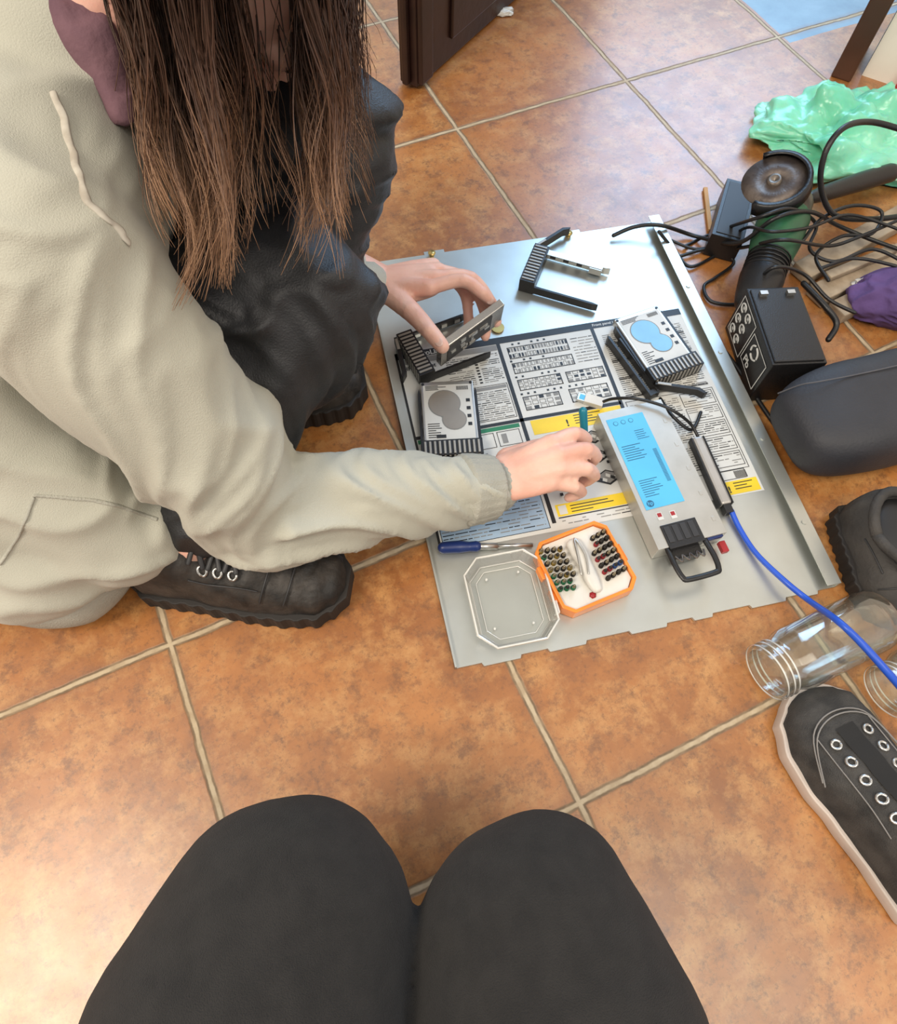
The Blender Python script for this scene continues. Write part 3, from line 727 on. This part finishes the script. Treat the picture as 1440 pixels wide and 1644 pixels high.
for sx in(-1,1):
    mb=MB(); mb.ell((sx*.03,.083,-.004),(.011,.004,.006),0,HM); part(mb,'eye',eyem,per,True)
def nail(a_,b_,r_,k=.78):
    c=a_.lerp(b_,k); y=(b_-a_).normalized(); z=(C-c); z=(z-y*z.dot(y)).normalized(); x=y.cross(z)
    N_=Matrix(((x.x,y.x,z.x,c.x+z.x*r_*.84),(x.y,y.y,z.y,c.y+z.y*r_*.84),(x.z,y.z,z.z,c.z+z.z*r_*.84),(0,0,0,1)))
    mb=MB(); mb.ell((0,0,0),(.0050,.0064,.0012),0,N_,14,8); part(mb,'fingernail',nailm,per,True)
nail(thl[2],thl[3],.0098,.85); nail(dl_[0],tl_[0],.0078,.7)
# hoodie
mb=MB()
mb.sweep([(W(-.50,.43,.14),.165),(W(-.44,.46,.26),.15),(chest,.125),(W(-.29,.53,.44),.085)],6,24)
mb.sweep([(chest,.11),(SR.lerp(chest,.3),.093),(SR,.077)],5,20)
mb.sweep([(SR,.078),(SR.lerp(ER,.35),.073),(SR.lerp(ER,.7),.065),(ER.lerp(SR,.12),.059),(ER+Vector((0,0,.003)),.057),(ER.lerp(WR,.15),.054),(ER.lerp(WR,.45)+Vector((0,0,.004)),.046),(ER.lerp(WR,.85),.039),(ER.lerp(WR,.93),.037)],6,24)
mb.sweep([(chest,.10),(SL,.078),(SL.lerp(EL,.5),.066),(EL,.056),(P(560,462,.085),.042)],6,20)
mb.sweep([(W(-.45,.36,.16),.11),(P(60,840,.11),.085),(P(70,880,.09),.075)],5,20)
mb.sweep([(W(-.45,.38,.18),.10),(P(150,785,.13),.07),(P(178,835,.10),.062)],5,20)
mb.sweep([(P(-120,840,.1),.09),(P(-20,860,.09),.08),(P(90,880,.08),.07)],5,20)
mb.sweep([(P(-80,600,.26),.09),(P(10,700,.20),.085),(P(110,790,.15),.075),(P(195,850,.11),.060)],5,20)
mb.sweep([(P(-90,740,.18),.10),(P(20,780,.15),.09)],4,20)
mb.sweep([(W(-.40,.45,.48),(.05,.04)),(W(-.36,.53,.52),(.06,.05)),(W(-.36,.62,.48),(.05,.04))],5,16)
hoodie=part(mb,'hoodie',hood,per,True,label='pale grey cotton hoodie'); bake(hoodie,.0045,10,.5)
def seg_t(p,pts):
    best=(9,0,None); acc=0
    for i in range(len(pts)-1):
        a_=pts[i];d_=pts[i+1]-a_; t=max(0,min(1,(p-a_).dot(d_)/d_.length_squared)); q=a_+d_*t; D=(p-q).length
        if D<best[0]: best=(D,acc+t*d_.length,p-q)
        acc+=d_.length
    return best
def creases(o,pts,amp,foci,lump=.006,base_=.15,rad=.11,freq=20,diag=16,sm=0,outer=0.):
    Mw=RM[o.parent.name]
    me=o.data; me.update(); nrm=[v.normal.copy() for v in me.vertices]
    for v,nn in zip(me.vertices,nrm):
        p=Mw@v.co; D,t,rv=seg_t(p,pts)
        near=max(0,min(1,(rad-D)/.03))
        foc=base_+sum(math.exp(-((t-c)/w_)**2) for c,w_ in foci)
        wv=noise.noise(p*6+Vector((5,1,7)))*1.6
        s_=t*freq+rv.z*diag+rv.x*diag*.5+wv
        n_=noise.noise(Vector((s_,rv.x*9+4,rv.y*9)))
        n2=noise.noise(Vector((s_*2.1+7,p.x*12,p.y*12)))
        rd=(1-min(1,abs(n_)*2.4))**1.8; rd2=(1-min(1,abs(n2)*2.8))**1.5
        big=noise.noise(p*8); 
        fo=0.
        if outer:
            q=noise.noise(Vector((p.x*7+p.z*10,p.y*16-p.x*6,p.z*5+3))); fo=outer*((1-min(1,abs(q)*3.))**2)*(1-near)
        v.co+=nn*(amp*near*min(foc,1.1)*(rd*.95+rd2*.45-.4)+lump*big+fo)
    if sm:
        bm=bmesh.new(); bm.from_mesh(me)
        for _ in range(sm): bmesh.ops.smooth_vert(bm,verts=bm.verts,factor=.5,use_axis_x=True,use_axis_y=True,use_axis_z=True)
        bm.to_mesh(me); bm.free()
        for p in me.polygons: p.use_smooth=True
    me.update()
la=(ER-SR).length; lf=(WR-ER).length
creases(hoodie,[SR,ER,WR],.0115,[(la*.80,.06),(la+.05,.06),(la+lf*.80,.045)],.005,.50,freq=17,diag=34,sm=2,outer=.009)
Minv=RM[per.name].inverted()
mb=MB(); c0=ER.lerp(WR,.84); c1=ER.lerp(WR,1.0)
mb.sweep([(c0,.035),(c0.lerp(c1,.15),.0410),(c0.lerp(c1,.5),.0395),(c1,.036),(c1+(c1-c0)*.05,.031)],8,72,cap=True)
ax_=(c1-c0).normalized(); e1_=ax_.cross(Vector((0,0,1))).normalized(); e2_=ax_.cross(e1_)
for i,vv_ in enumerate(mb.v):
    q=vv_-c0-ax_*(vv_-c0).dot(ax_)
    if q.length>1e-5:
        a_=math.atan2(q.dot(e2_),q.dot(e1_)); mb.v[i]=vv_+q.normalized()*(.0006*math.sin(a_*24)+.0010*noise.noise(vv_*35))
part(mb,'cuff',rib,per,True,label='ribbed sleeve cuff')
mb=MB(); mb.sweep([(P(560,463,.084),.04),(P(585,461,.080),.034)],3,20); part(mb,'cuff',rib,per,True)
mb=MB(); mb.sweep([(P(-120,945,.06),(.03,.046)),(P(0,950,.055),(.03,.044)),(P(70,962,.045),(.03,.042)),(P(125,958,.045),(.028,.04)),(P(170,925,.06),(.02,.034))],6,20)
hem=part(mb,'hem',rib,per,True,label='ribbed hem band')
bv=BVHTree.FromPolygons([RM[per.name]@v.co for v in hoodie.data.vertices],[tuple(p.vertices) for p in hoodie.data.polygons])
def onsurf(px,py,lift=.002,tree=None):
    tgt=P(px,py,0); h=(tree or bv).ray_cast(C,(tgt-C).normalized())
    return (h[0]+h[1]*lift) if h[0] is not None else None
def surf_line(pts,lift,r,n,seg,name,m_,label,jit=0.):
    q=[]
    for i in range(len(pts)-1):
        for k in range(n):
            t=k/n; x=pts[i][0]*(1-t)+pts[i+1][0]*t; y=pts[i][1]*(1-t)+pts[i+1][1]*t
            w_=onsurf(x+random.uniform(-jit,jit),y+random.uniform(-jit,jit),lift)
            if w_ is not None: q.append(w_)
    if len(q)>3:
        mb=MB(); mb.sweep([(w_,(r[0]*random.uniform(.8,1.15),r[1])) for w_ in q],3,seg); part(mb,name,m_,per,True,label=label)
surf_line(((85,150),(100,190),(112,235),(125,280),(135,320),(165,345),(190,370),(215,400)),.0005,(.0028,.0014),3,8,'braided_trim',mat('trim_cord',(.52,.49,.42),.85,c2=(.38,.34,.28),scale=90),'braided cord trim on the hoodie',2)
surf_line(((0,905),(30,860),(48,815),(55,795)),.0,(.002,.0015),4,8,'pocket_seam',rib,None)
surf_line(((55,795),(100,798),(150,803),(190,812),(230,826),(258,836)),.0,(.002,.0015),4,8,'pocket_seam',rib,None)
# trousers
mb=MB()
mb.sweep([(W(-.49,.46,.12),.11),(hipR,.10),(hipR.lerp(kR,.5),.088),(kR+Vector((0,0,-.005)),.070),(kR.lerp(aR,.4),.062),(kR.lerp(aR,.85),.052)],6,20)
mb.sweep([(W(-.49,.48,.12),.11),(hipL,.10),(hipL.lerp(kL,.5),.085),(kL+Vector((0,0,-.005)),.068),(kL.lerp(aL,.4),.064),(kL.lerp(aL,.92),.062)],6,20)
tr=part(mb,'trousers',denim,per,True,label='creased loose black trousers'); bake(tr,.0045,6,.5)
lk=(kR-hipR).length
creases(tr,[hipR,kR,aR],.012,[(lk+.09,.07),(lk+.2,.1),(lk-.14,.05)],.004,.30,.16,24,34,sm=1,outer=.007)
for (A,B,hh) in ((P(240,916,0),P(560,948,0),.092),(P(360,655,0),P(584,622,0),.09)):
    d=B-A; M=TM(A)@RZ(math.atan2(d.y,d.x)-math.pi/2); k_=d.length/.28
    st_=[(0,.026,hh,0),(.02,.038,hh+.01,0),(.08,.040,hh+.005,0),(.12,.043,hh-.02,0),(.16,.046,.066,.0),(.20,.047,.052,.0),(.245,.043,.044,.0),(.268,.031,.034,.0),(.28,.014,.016,.0)]
    st_=[(a*k_,b_,c,d_) for a,b_,c,d_ in st_]
    br=bpy.data.objects.new('boot',None); COL.objects.link(br); br.parent=per; br.matrix_local=Minv@M; RM[br.name]=M.copy()
    br['label']='scuffed black leather lace-up boot'
    zt=shoe_parts(br,st_,.030,leather,rubber,Matrix.Identity(4),False,eye=(.024,[.150*k_,.132*k_,.114*k_]),lace=(.022,[.100*k_,.120*k_,.140*k_],.012),rough_amp=.004,tread=True,toecap=(.22*k_,.19*k_))
# hair
mb=MB(); tips=[]
def strand(pts,r0,r1,t0=0.,t1=1.,n=2,seg=3):
    q=[(p,r0+(r1-r0)*(i/(len(pts)-1))**1.5) for i,p in enumerate(pts)]
    c0=len(mb.v); mb.sweep(q,n,seg,cap=False)
    m_=len(mb.v)-c0; tips.extend([t0+(t1-t0)*((i//seg)/(m_/seg))**1.15 for i in range(m_)])
mb.ell((0,-.026,.026),(.085,.086,.096),0,HM,28,18); tips+=[0.]*len(mb.v)
clumps=[(178,190,120,40,110,14,.55),(215,275,155,40,140,24,.8),(258,365,190,38,170,30,1.0),(285,310,230,40,140,28,.75),(318,440,240,42,200,36,1.05),(345,392,275,40,170,32,.95),(362,445,300,34,130,36,1.05),(388,300,330,45,150,26,.6),
 (415,270,370,45,140,20,.5),(450,385,400,38,180,34,1.0),(486,405,432,40,190,36,1.05),(516,372,460,36,160,32,.95),(542,335,490,34,160,28,.95),(566,290,515,32,140,24,.8),(585,225,540,24,110,16,.65),(492,270,440,50,140,22,.5),(330,270,290,60,150,22,.55),(238,225,175,50,120,22,.55),(425,340,380,26,40,36,.85),(556,378,505,16,30,34,1.)]
for ci,(ex,ey,rx,hs_,cnt,wv_,br_) in enumerate(clumps):
    far=random.random(); z0=.598-.09*far; z1=.408-.06*far; ph=ci*1.1; hook=random.gauss(0,20)
    subs=[(random.gauss(0,14),random.gauss(0,38),random.gauss(0,.7),random.uniform(.6,1.3)) for _ in range(8)]
    for s_i in range(int(cnt*1.2)):
        sb=subs[s_i%8]; ox=random.uniform(-1,1)*hs_*1.25; oz=random.gauss(0,.010); oph=sb[2]+random.gauss(0,.16); le=sb[1]-abs(random.gauss(0,55)); spr=sb[0]+random.gauss(0,5)
        ae=random.gauss(0,5); am=wv_*sb[3]
        pts=[]; skip=False
        for k in range(13):
            t=k/12; g=t*t*(3-2*t)
            x=(rx+ox)*(1-g)+(ex+spr)*g+math.sin(t*11+ph+oph)*am*.55*t+math.sin(t*5+ph)*am*.45*t+hook*t**3+ae*math.sin(t*17+ph+oph*3)*t
            y=-230*(1-t)+(ey+le)*t
            z=z0*(1-t)+z1*t+oz+.004*math.sin(t*13+oph*2+ph)*t
            if -20<y<125 and 408<x<470 and random.random()<.75: skip=True
            pts.append(P(x,y,z))
        if skip: continue
        strand(pts,random.uniform(.0005,.0009),.00016,.0,br_+random.gauss(0,.13))
for k in range(50):
    rx=random.uniform(150,550); ex=rx*.82+70+random.gauss(0,36); ey=random.uniform(210,410)-abs(rx-340)*.4; far=random.random(); ph=random.uniform(0,6)
    pts=[P(rx*(1-t)+ex*t+math.sin(t*7+ph)*24*t,-230*(1-t)+ey*t,(.60-.09*far)*(1-t)+(.41-.06*far)*t) for t in [q/10 for q in range(11)]]
    strand(pts,.0003,.0002,.3,random.uniform(.7,1.1))
hair=part(mb,'hair',hairm,per,True,label='long loose wavy brown hair with lighter ends')
attr=hair.data.attributes.new('tip','FLOAT','POINT'); attr.data.foreach_set('value',tips)
mb=MB(); mb.sweep([(P(30,-80,.50),(.018,.014)),(P(90,-10,.49),(.020,.014)),(P(145,60,.475),(.018,.013)),(P(178,130,.455),(.013,.010)),(P(198,190,.44),(.008,.006))],10,28)
for i,q in enumerate(mb.v): mb.v[i]=q+Vector((.3,.2,1))*(.006*noise.noise(q*50)+.003*noise.noise(q*110))
part(mb,'collar',mauve,per,True,label='mauve inner collar')
# drive held in hand
A=P(703,562,.070); B=P(800,480,.092); d=(B-A).normalized()
vd=((A+B)/2-C).normalized(); nn_=(vd.cross(d)).normalized()
nn_=(nn_*.93-vd*.37).normalized(); sx_=d.cross(nn_).normalized()
HM2=Matrix(((sx_.x,d.x,nn_.x,A.x),(sx_.y,d.y,nn_.y,A.y),(sx_.z,d.z,nn_.z,A.z),(0,0,0,1)))@TM((.018,0,0))
hd=root('hard_drive','bare hard drive held edge-on between thumb and fingers','hard drive',HM2,'small hard drives')
Lh=(B-A).length
mb=MB(); mb.box((0,Lh/2,0),(.05,Lh,.010)); part(mb,'casing',mat('worn_drive_metal',(.45,.43,.40),.25,.9),hd,bevel=.001)
mb=MB(); mb.box((0,Lh*.45,.0055),(.040,Lh*.7,.0012),0)
for k in range(14): mb.box((random.uniform(-.016,.016),Lh*random.uniform(.15,.75),.0066),(random.uniform(.003,.008),random.uniform(.003,.01),.0012),1 if random.random()<.6 else 2)
part(mb,'circuit_board',[dark,silver,ribm],hd)
# ---------------------------------------------------------------- viewer's legs
vb=W(0,-.2,0)
pv=root('person','seated person in black trousers, knees together','person',TM(vb))
bb=MB(); mt=MB()
for sx,kx,kf,mx,mf,mr,tx,tr_ in ((-1,-.086,-.026,-.095,-.050,.083,-.112,.100),(1,.074,-.036,.067,-.058,.077,.081,.093)):
    hip=W(sx*.118,-.44,.26); th=W(tx,-.115,.226); k=W(kx,kf,.226); mid=W(mx,mf,.227); s1=W(kx,kf-.03,.12); an=W(kx,-.13,.06)
    bb.sweep([(W(0,-.46,.27),.08),(hip,.08),(W(tx,-.13,.224),.066),(k,.044)],6,18)
    bb.sweep([(k,.044),(s1,.040),(an,.033),(an+Vector((0,0,-.02)),.03)],6,18)
    bb.sweep([(an+W(0,-.02,0)-W(0,0,0),.032),(W(kx,-.08,.035),(.038,.03)),(W(kx,-.02,.022),(.036,.018))],5,14)
    mt.sweep([(hip,tr_*1.04),(W(tx+sx*.004,-.28,.235),tr_*1.03),(th,tr_)],4,40)
    for q_ in range(9):
        t=q_/8; a0=W(tx,-.115,.226); c_=a0.lerp(mid,t) if t<1 else mid
        mt.ell(tuple(c_),tuple([(tr_*(1-t)+mr*t)*s_ for s_ in (1,1,.96)]),0,None,32,20)
    for q_ in range(1,7):
        t=q_/6; c_=mid.lerp(k,t); r_=mr*(1-t)+.060*t
        mt.ell(tuple(c_),(r_,r_,r_*.97),0,None,32,20)
    mt.sweep([(k,.056),(s1,.052),(an+Vector((0,0,.01)),.048)],6,26)
mt.sweep([(W(-.13,-.45,.27),.11),(W(.13,-.45,.27),.11)],4,26)
bo=part(bb,'body',skin,pv,True); bake(bo,.006,4)
to=part(mt,'trousers',trou,pv,True,label='soft black trousers'); bake(to,.004,5)
me=to.data; nr=[v.normal.copy() for v in me.vertices]
for v,n_ in zip(me.vertices,nr): v.co+=n_*(.0015*noise.noise(v.co*14)+.0008*noise.noise(v.co*40))
# ---------------------------------------------------------------- cushion
A=P(1285,684,.06); B=P(1455,644,.06); d=B-A; ang=math.atan2(d.y,d.x)
CM=TM((A.x,A.y,0))@RZ(ang)
cu=root('padded_cushion','black padded cushion with stitched seam on the floor','cushion',CM)
mb=MB()
def sgn(x): return -1 if x<0 else 1
v=[];f=[];rg=32;sg=64
for i in range(rg+1):
    a=-math.pi/2+math.pi*i/rg
    for k in range(sg):
        b_=2*math.pi*k/sg; e1=.62;e2=.5
        ca=abs(math.cos(a))**e1
        p=Vector((.15+.165*ca*sgn(math.cos(b_))*abs(math.cos(b_))**e2,.068*ca*sgn(math.sin(b_))*abs(math.sin(b_))**e2,.052+.05*sgn(math.sin(a))*abs(math.sin(a))**e1))
        p+=Vector((0,0,1))*.003*noise.noise(p*18); v.append(p)
for i in range(rg):
    for k in range(sg): k2=(k+1)%sg; f.append((i*sg+k,i*sg+k2,(i+1)*sg+k2,(i+1)*sg+k))
mb.add(v,f,0,None,True); part(mb,'pad',mat('black_upholstery',(.030,.032,.040),.6,bump=.3,bscale=300),cu)
mb=MB(); mb.sweep([((-.010,.046,.068),.0010),((.004,.038,.091),.0010),((.022,.032,.0995),.0010),((.08,.028,.1030),.0010),((.2,.028,.1035),.0010),((.3,.028,.099),.0010)],6,6); part(mb,'seam',mat('seam_thread',(.09,.09,.10),.7),cu)
def crumple(c,r,mt_,name,label,cat,sub=5,amp=(.18,.10,.05,.02),fr=(1.6,3.2,7.,15.),seed=0.,rot=-25,flat=.55,vor=0.):
    bm=bmesh.new(); bmesh.ops.create_icosphere(bm,subdivisions=sub,radius=1)
    s_=Vector((seed,seed*2,seed*3))
    for v in bm.verts:
        p=v.co.copy(); wp=p+Vector((noise.noise(p*2+s_),noise.noise(p*2+s_*2),noise.noise(p*2+s_*3)))*.35
        k=1+amp[0]*noise.noise(wp*fr[0]+s_)*2
        for a_,f_ in zip(amp[1:],fr[1:]): k+=a_*(1-abs(noise.noise(wp*f_+s_))*4)
        q=Vector((p.x*r[0],p.y*r[1],p.z*r[2]))*k
        if vor:
            h_=0
            for vf,va in ((14,1.),(30,.5),(60,.22)):
                dd=noise.voronoi(Vector((q.x,q.y,q.z*.6))*vf+s_)[0]; h_+=va*((dd[1]-dd[0])-.3)
            q+=p.normalized()*vor*h_*(.35+.65*abs(p.z))+Vector((0,0,1))*vor*h_*.6
        q.z=max(q.z,-r[2]*flat); v.co=q
    zmin=min(v.co.z for v in bm.verts)
    me=bpy.data.meshes.new(name); bm.to_mesh(me); bm.free(); me.materials.append(mt_)
    for p in me.polygons: p.use_smooth=True
    o=bpy.data.objects.new(name,me); COL.objects.link(o); o.location=(c.x,c.y,c.z-zmin+.001); o.rotation_euler=(0,0,math.radians(rot))
    o['label']=label; o['category']=cat; return o
crumple(P(1392,240,0),(.195,.105,.042),bag,'plastic_bag','crumpled mint green plastic bag beside the power tool','plastic bag',6,(.26,.04,.0,.0),(1.5,2.6,5.5,12.),1.,vor=.024)
crumple(P(1478,500,0),(.12,.055,.045),purple,'purple_cloth','rumpled purple cloth beside the cushion','cloth',6,(.05,.03,.0,0.),(1.5,2.5,5.,9.),4.,vor=.005)
# ---------------------------------------------------------------- battery
M,l=frame((1240,585),(1198,462),.078,0.001,at=.5)
BM=M@TM((.036,0,0))@Matrix.Diagonal((1,1,.9,1))
bt=root('lead_battery','black sealed lead battery with white symbol label','battery',BM)
mb=MB(); mb.box((0,0,.042),(.070,l,.084)); mb.box((0,0,.085),(.064,l-.006,.003)); part(mb,'case',black,bt,bevel=.002)
mb=MB(); mb.box((-.018,l/2-.014,.088),(.010,.006,.008)); part(mb,'terminal',silver,bt)
mb=MB(); mb.box((.018,l/2-.014,.088),(.010,.006,.008)); part(mb,'terminal',silver,bt)
mb=MB(); Q=TM((-.0353,0,0))@RZ(-math.pi/2)@RX(math.pi/2)
hl=l/2-.006
def fr(x0,y0,x1,y1,w_=.0016):
    for q in ((x0,y0,x1,y0+w_),(x0,y1-w_,x1,y1),(x0,y0,x0+w_,y1),(x1-w_,y0,x1,y1)): mb.rect(*q,.0004,0,Q)
fr(-hl,.010,-.002,.078); fr(.001,.018,hl,.070)
mb.text('Pb',.018,Q@TM((.008,.023,.0004)),0,bold=.0005)
for i in range(2):
    for j in range(3):
        cx=-hl+.012+i*.019; cy=.022+j*.0215
        pts=[((cx+.0068*math.cos(t),cy+.0068*math.sin(t),.0006),.0013) for t in [k*math.pi/5 for k in range(9)]]
        mb.sweep(pts,1,5,0,cap=False,M=Q); mb.rect(cx-.0024,cy-.0024,cx+.0024,cy+.0024,.0004,0,Q)
for k in range(3):
    a=k*2*math.pi/3; mb.sweep([((.022+.010*math.cos(a+t),.054+.010*math.sin(a+t),.0006),.0015) for t in (.0,.5,1.,1.5)],2,5,0,M=Q)
part(mb,'symbol_label',white,bt)
M,l=frame((1168,382),(1192,292),.04,0.001,at=.5)
mb=MB(); mb.box((0,0,.02),(.046,l,.038),0); mb.box((0,0,.0395),(.036,l-.012,.001),1)
top(mb,'charger_brick','small black charger brick on the tiles','charger',[black,dark],M,bevel=.003)
# ---------------------------------------------------------------- angle grinder
G0=P(1258,352,.065); G1=P(1222,450,.045); d=(G1-G0)
gr=root('angle_grinder','green and black angle grinder with worn disc guard','angle grinder',TM((G0.x,G0.y,0)))
mb=MB(); mb.sweep([(G0-d*.08,.031),(G0,.035),(G0.lerp(G1,.35),.034),(G0.lerp(G1,.62),.029)],5,20); part(mb,'motor_housing',greenm,gr,True)
mb=MB(); mb.sweep([(G0.lerp(G1,.56),.029),(G0.lerp(G1,.75),.027),(G1,.030),(G1+d*.30,.026)],5,20)
for k in range(6): mb.cyl(G0.lerp(G1,.66+k*.06)-d.normalized()*.001,G0.lerp(G1,.66+k*.06)+d.normalized()*.001,.0295,0,20)
part(mb,'handle_grip',black,gr,True)
H0=G0-d*.30; mb=MB(); mb.sweep([(G0-d*.03,.033),(H0,.031),(H0-d*.15,.020)],5,18); part(mb,'gear_head',grease,gr,True)
dc=P(1243,292,.105)
tiltN=(Vector((0,0,1))*.75-d.normalized()*.15+(C-dc).normalized()*.35-Xc*.30).normalized()
q=tiltN.to_track_quat('Z','Y').to_matrix().to_4x4(); DM=TM(dc)@q
mb=MB(); mb.lathe([(0,.008),(0,.042),(.002,.0425),(.002,.008),(0,.008)],40,0,DM); mb.lathe([(.002,.0),(.006,.006),(.006,.009),(.0,.010)],20,1,DM)
part(mb,'disc',[discm,grease],gr,True)
mb=MB(); v=[];f=[]
for k in range(25):
    a=math.pi*(-.35)+math.pi*1.3*k/24
    for (r_,z_) in ((.041,.008),(.048,.007),(.049,-.012),(.022,-.013)): v.append((r_*math.cos(a),r_*math.sin(a),z_))
for k in range(24):
    for j in range(3): f.append((k*4+j,k*4+j+1,k*4+4+j+1,k*4+4+j))
mb.add(v,f,0,DM,True); g=part(mb,'guard',black,gr,True); so=g.modifiers.new('s','SOLIDIFY'); so.thickness=.002
mb=MB(); mb.sweep([(P(1300,318,.07),.008),(P(1330,308,.06),.012),(P(1380,292,.05),.014),(P(1428,278,.045),.014)],5,14); part(mb,'side_handle',black,gr,True)
# ---------------------------------------------------------------- cables
def cable(pts,r,label,mt_=black,name='black_cable'):
    mb=MB(); q=[(P(*p),r) for p in pts]; mb.sweep(q,8,8)
    top(mb,name,label,'cable',mt_,TM((q[0][0].x,q[0][0].y,0)),True,group='tangled black cables')
cable([(985,378,.012),(1020,364,.02),(1062,362,.024),(1120,380,.006),(1185,390,.048),(1245,350,.104),(1300,340,.09),(1345,362,.05),(1400,385,.04),(1470,410,.04)],.003,'black cable running from the cover over the grinder')
cable([(1058,372,.03),(1085,405,.006),(1110,428,.005),(1160,405,.006),(1205,395,.05),(1260,385,.104),(1330,395,.05),(1380,380,.05),(1450,350,.06)],.0025,'black cable looping over the grinder body')
cable([(1090,412,.005),(1140,400,.008),(1178,420,.006),(1150,445,.005),(1130,460,.005),(1142,484,.005),(1185,488,.006),(1205,470,.02),(1240,430,.085),(1290,440,.06),(1330,480,.05),(1372,502,.05)],.0025,'black cable curling beside the battery')
cable([(1460,212,.15),(1400,196,.16),(1355,205,.17),(1325,245,.15),(1318,300,.11),(1340,345,.07),(1400,352,.05),(1460,345,.05)],.0040,'thick black power cable arched over the plastic bag')
cable([(1160,560,.004),(1190,600,.004),(1225,655,.004),(1250,690,.004)],.003,'thin black cable between cover and battery')
cable([(1290,455,.05),(1325,492,.05),(1343,520,.04),(1330,545,.03)],.0040,'short black cable end over the battery')
cable([(1060,640,.006),(1080,668,.02),(1110,690,.01),(1125,662,.008)],.0022,'thin black lead by the adapter')
cable([(1100,395,.005),(1150,372,.006),(1215,350,.10),(1270,335,.105),(1310,360,.06),(1300,400,.05),(1340,420,.05),(1400,400,.05),(1450,420,.05)],.0025,'black cable crossing the scrap boards')
cable([(1290,385,.07),(1320,350,.07),(1370,330,.07),(1415,340,.06),(1400,375,.05),(1350,380,.05),(1310,410,.05),(1330,450,.05)],.0025,'black cable loop lying on the boards')
cable([(1320,430,.05),(1370,415,.05),(1430,425,.055),(1470,440,.055)],.0024,'thin black cable on the scrap boards')
cable([(1075,385,.006),(1120,400,.006),(1165,385,.008),(1200,365,.06),(1240,372,.104),(1300,365,.08),(1360,345,.07),(1420,360,.06),(1470,380,.06)],.0022,'thin black cable among the tangled leads')
# ---------------------------------------------------------------- boards & debris
def board(a,b_,w_,h_,z0,label,mt_=woodgy,name='wooden_board',bv_=.002):
    M,l=frame(a,b_,z0+h_,z0,at=.5); mb=MB(); mb.box((0,0,h_/2),(w_,l,h_-.0005),0)
    return top(mb,name,label,'board' if name=='wooden_board' else 'stick',mt_,M,bevel=bv_,group='scrap wood' if name=='wooden_board' else None)
board((1290,432),(1470,330),.034,.02,.001,'weathered grey-brown board in the scrap heap')
board((1315,468),(1470,392),.032,.02,.001,'weathered board lying in the scrap heap')
board((1345,495),(1480,430),.03,.02,.001,'short weathered board in the scrap heap')
board((1330,440),(1440,395),.014,.010,.022,'narrow weathered slat across the boards')
board((1141,368),(1133,300),.0065,.005,.001,'thin light wooden stick on the tiles',woodlt,'wooden_stick',.0005)
crumple(P(803,22,0),(.022,.012,.006),whitepl,'paper_scrap','small white scrap of paper on the tiles','scrap',4,(.2,.1,.03,0.),(1.5,3,6,9),2)
crumple(P(1395,462,.022),(.024,.014,.006),whitepl,'debris_scrap','small pale scrap of debris on the boards','scrap',4,(.2,.1,.03,0.),(1.5,3,6,9),6)
# ---------------------------------------------------------------- lights
def area(name,loc_,tgt,sx,sy,pw,col,shape='RECTANGLE'):
    l=bpy.data.lights.new(name,'AREA'); l.shape=shape; l.size=sx; l.size_y=sy; l.energy=pw; l.color=col
    o=bpy.data.objects.new(name,l); COL.objects.link(o); o.location=loc_
    o.rotation_euler=(Vector(tgt)-Vector(loc_)).to_track_quat('-Z','Y').to_euler(); return o
area('ceiling_lamp',W(-1.35,-.45,2.3),W(0,.4,0),1.0,1.0,50,(1,.88,.74),'ELLIPSE')
area('window_daylight',W(.72,2.5,1.5),W(.3,.7,0),1.4,1.5,54,(.38,.65,1.0))
area('room_lamp',W(.9,-.6,2.3),W(.1,.6,0),1.2,1.2,26,(1,.90,.78))
wd=bpy.data.worlds.new('world'); sc.world=wd; wd.use_nodes=True
wd.node_tree.nodes['Background'].inputs[0].default_value=(1,.94,.87,1); wd.node_tree.nodes['Background'].inputs[1].default_value=.72
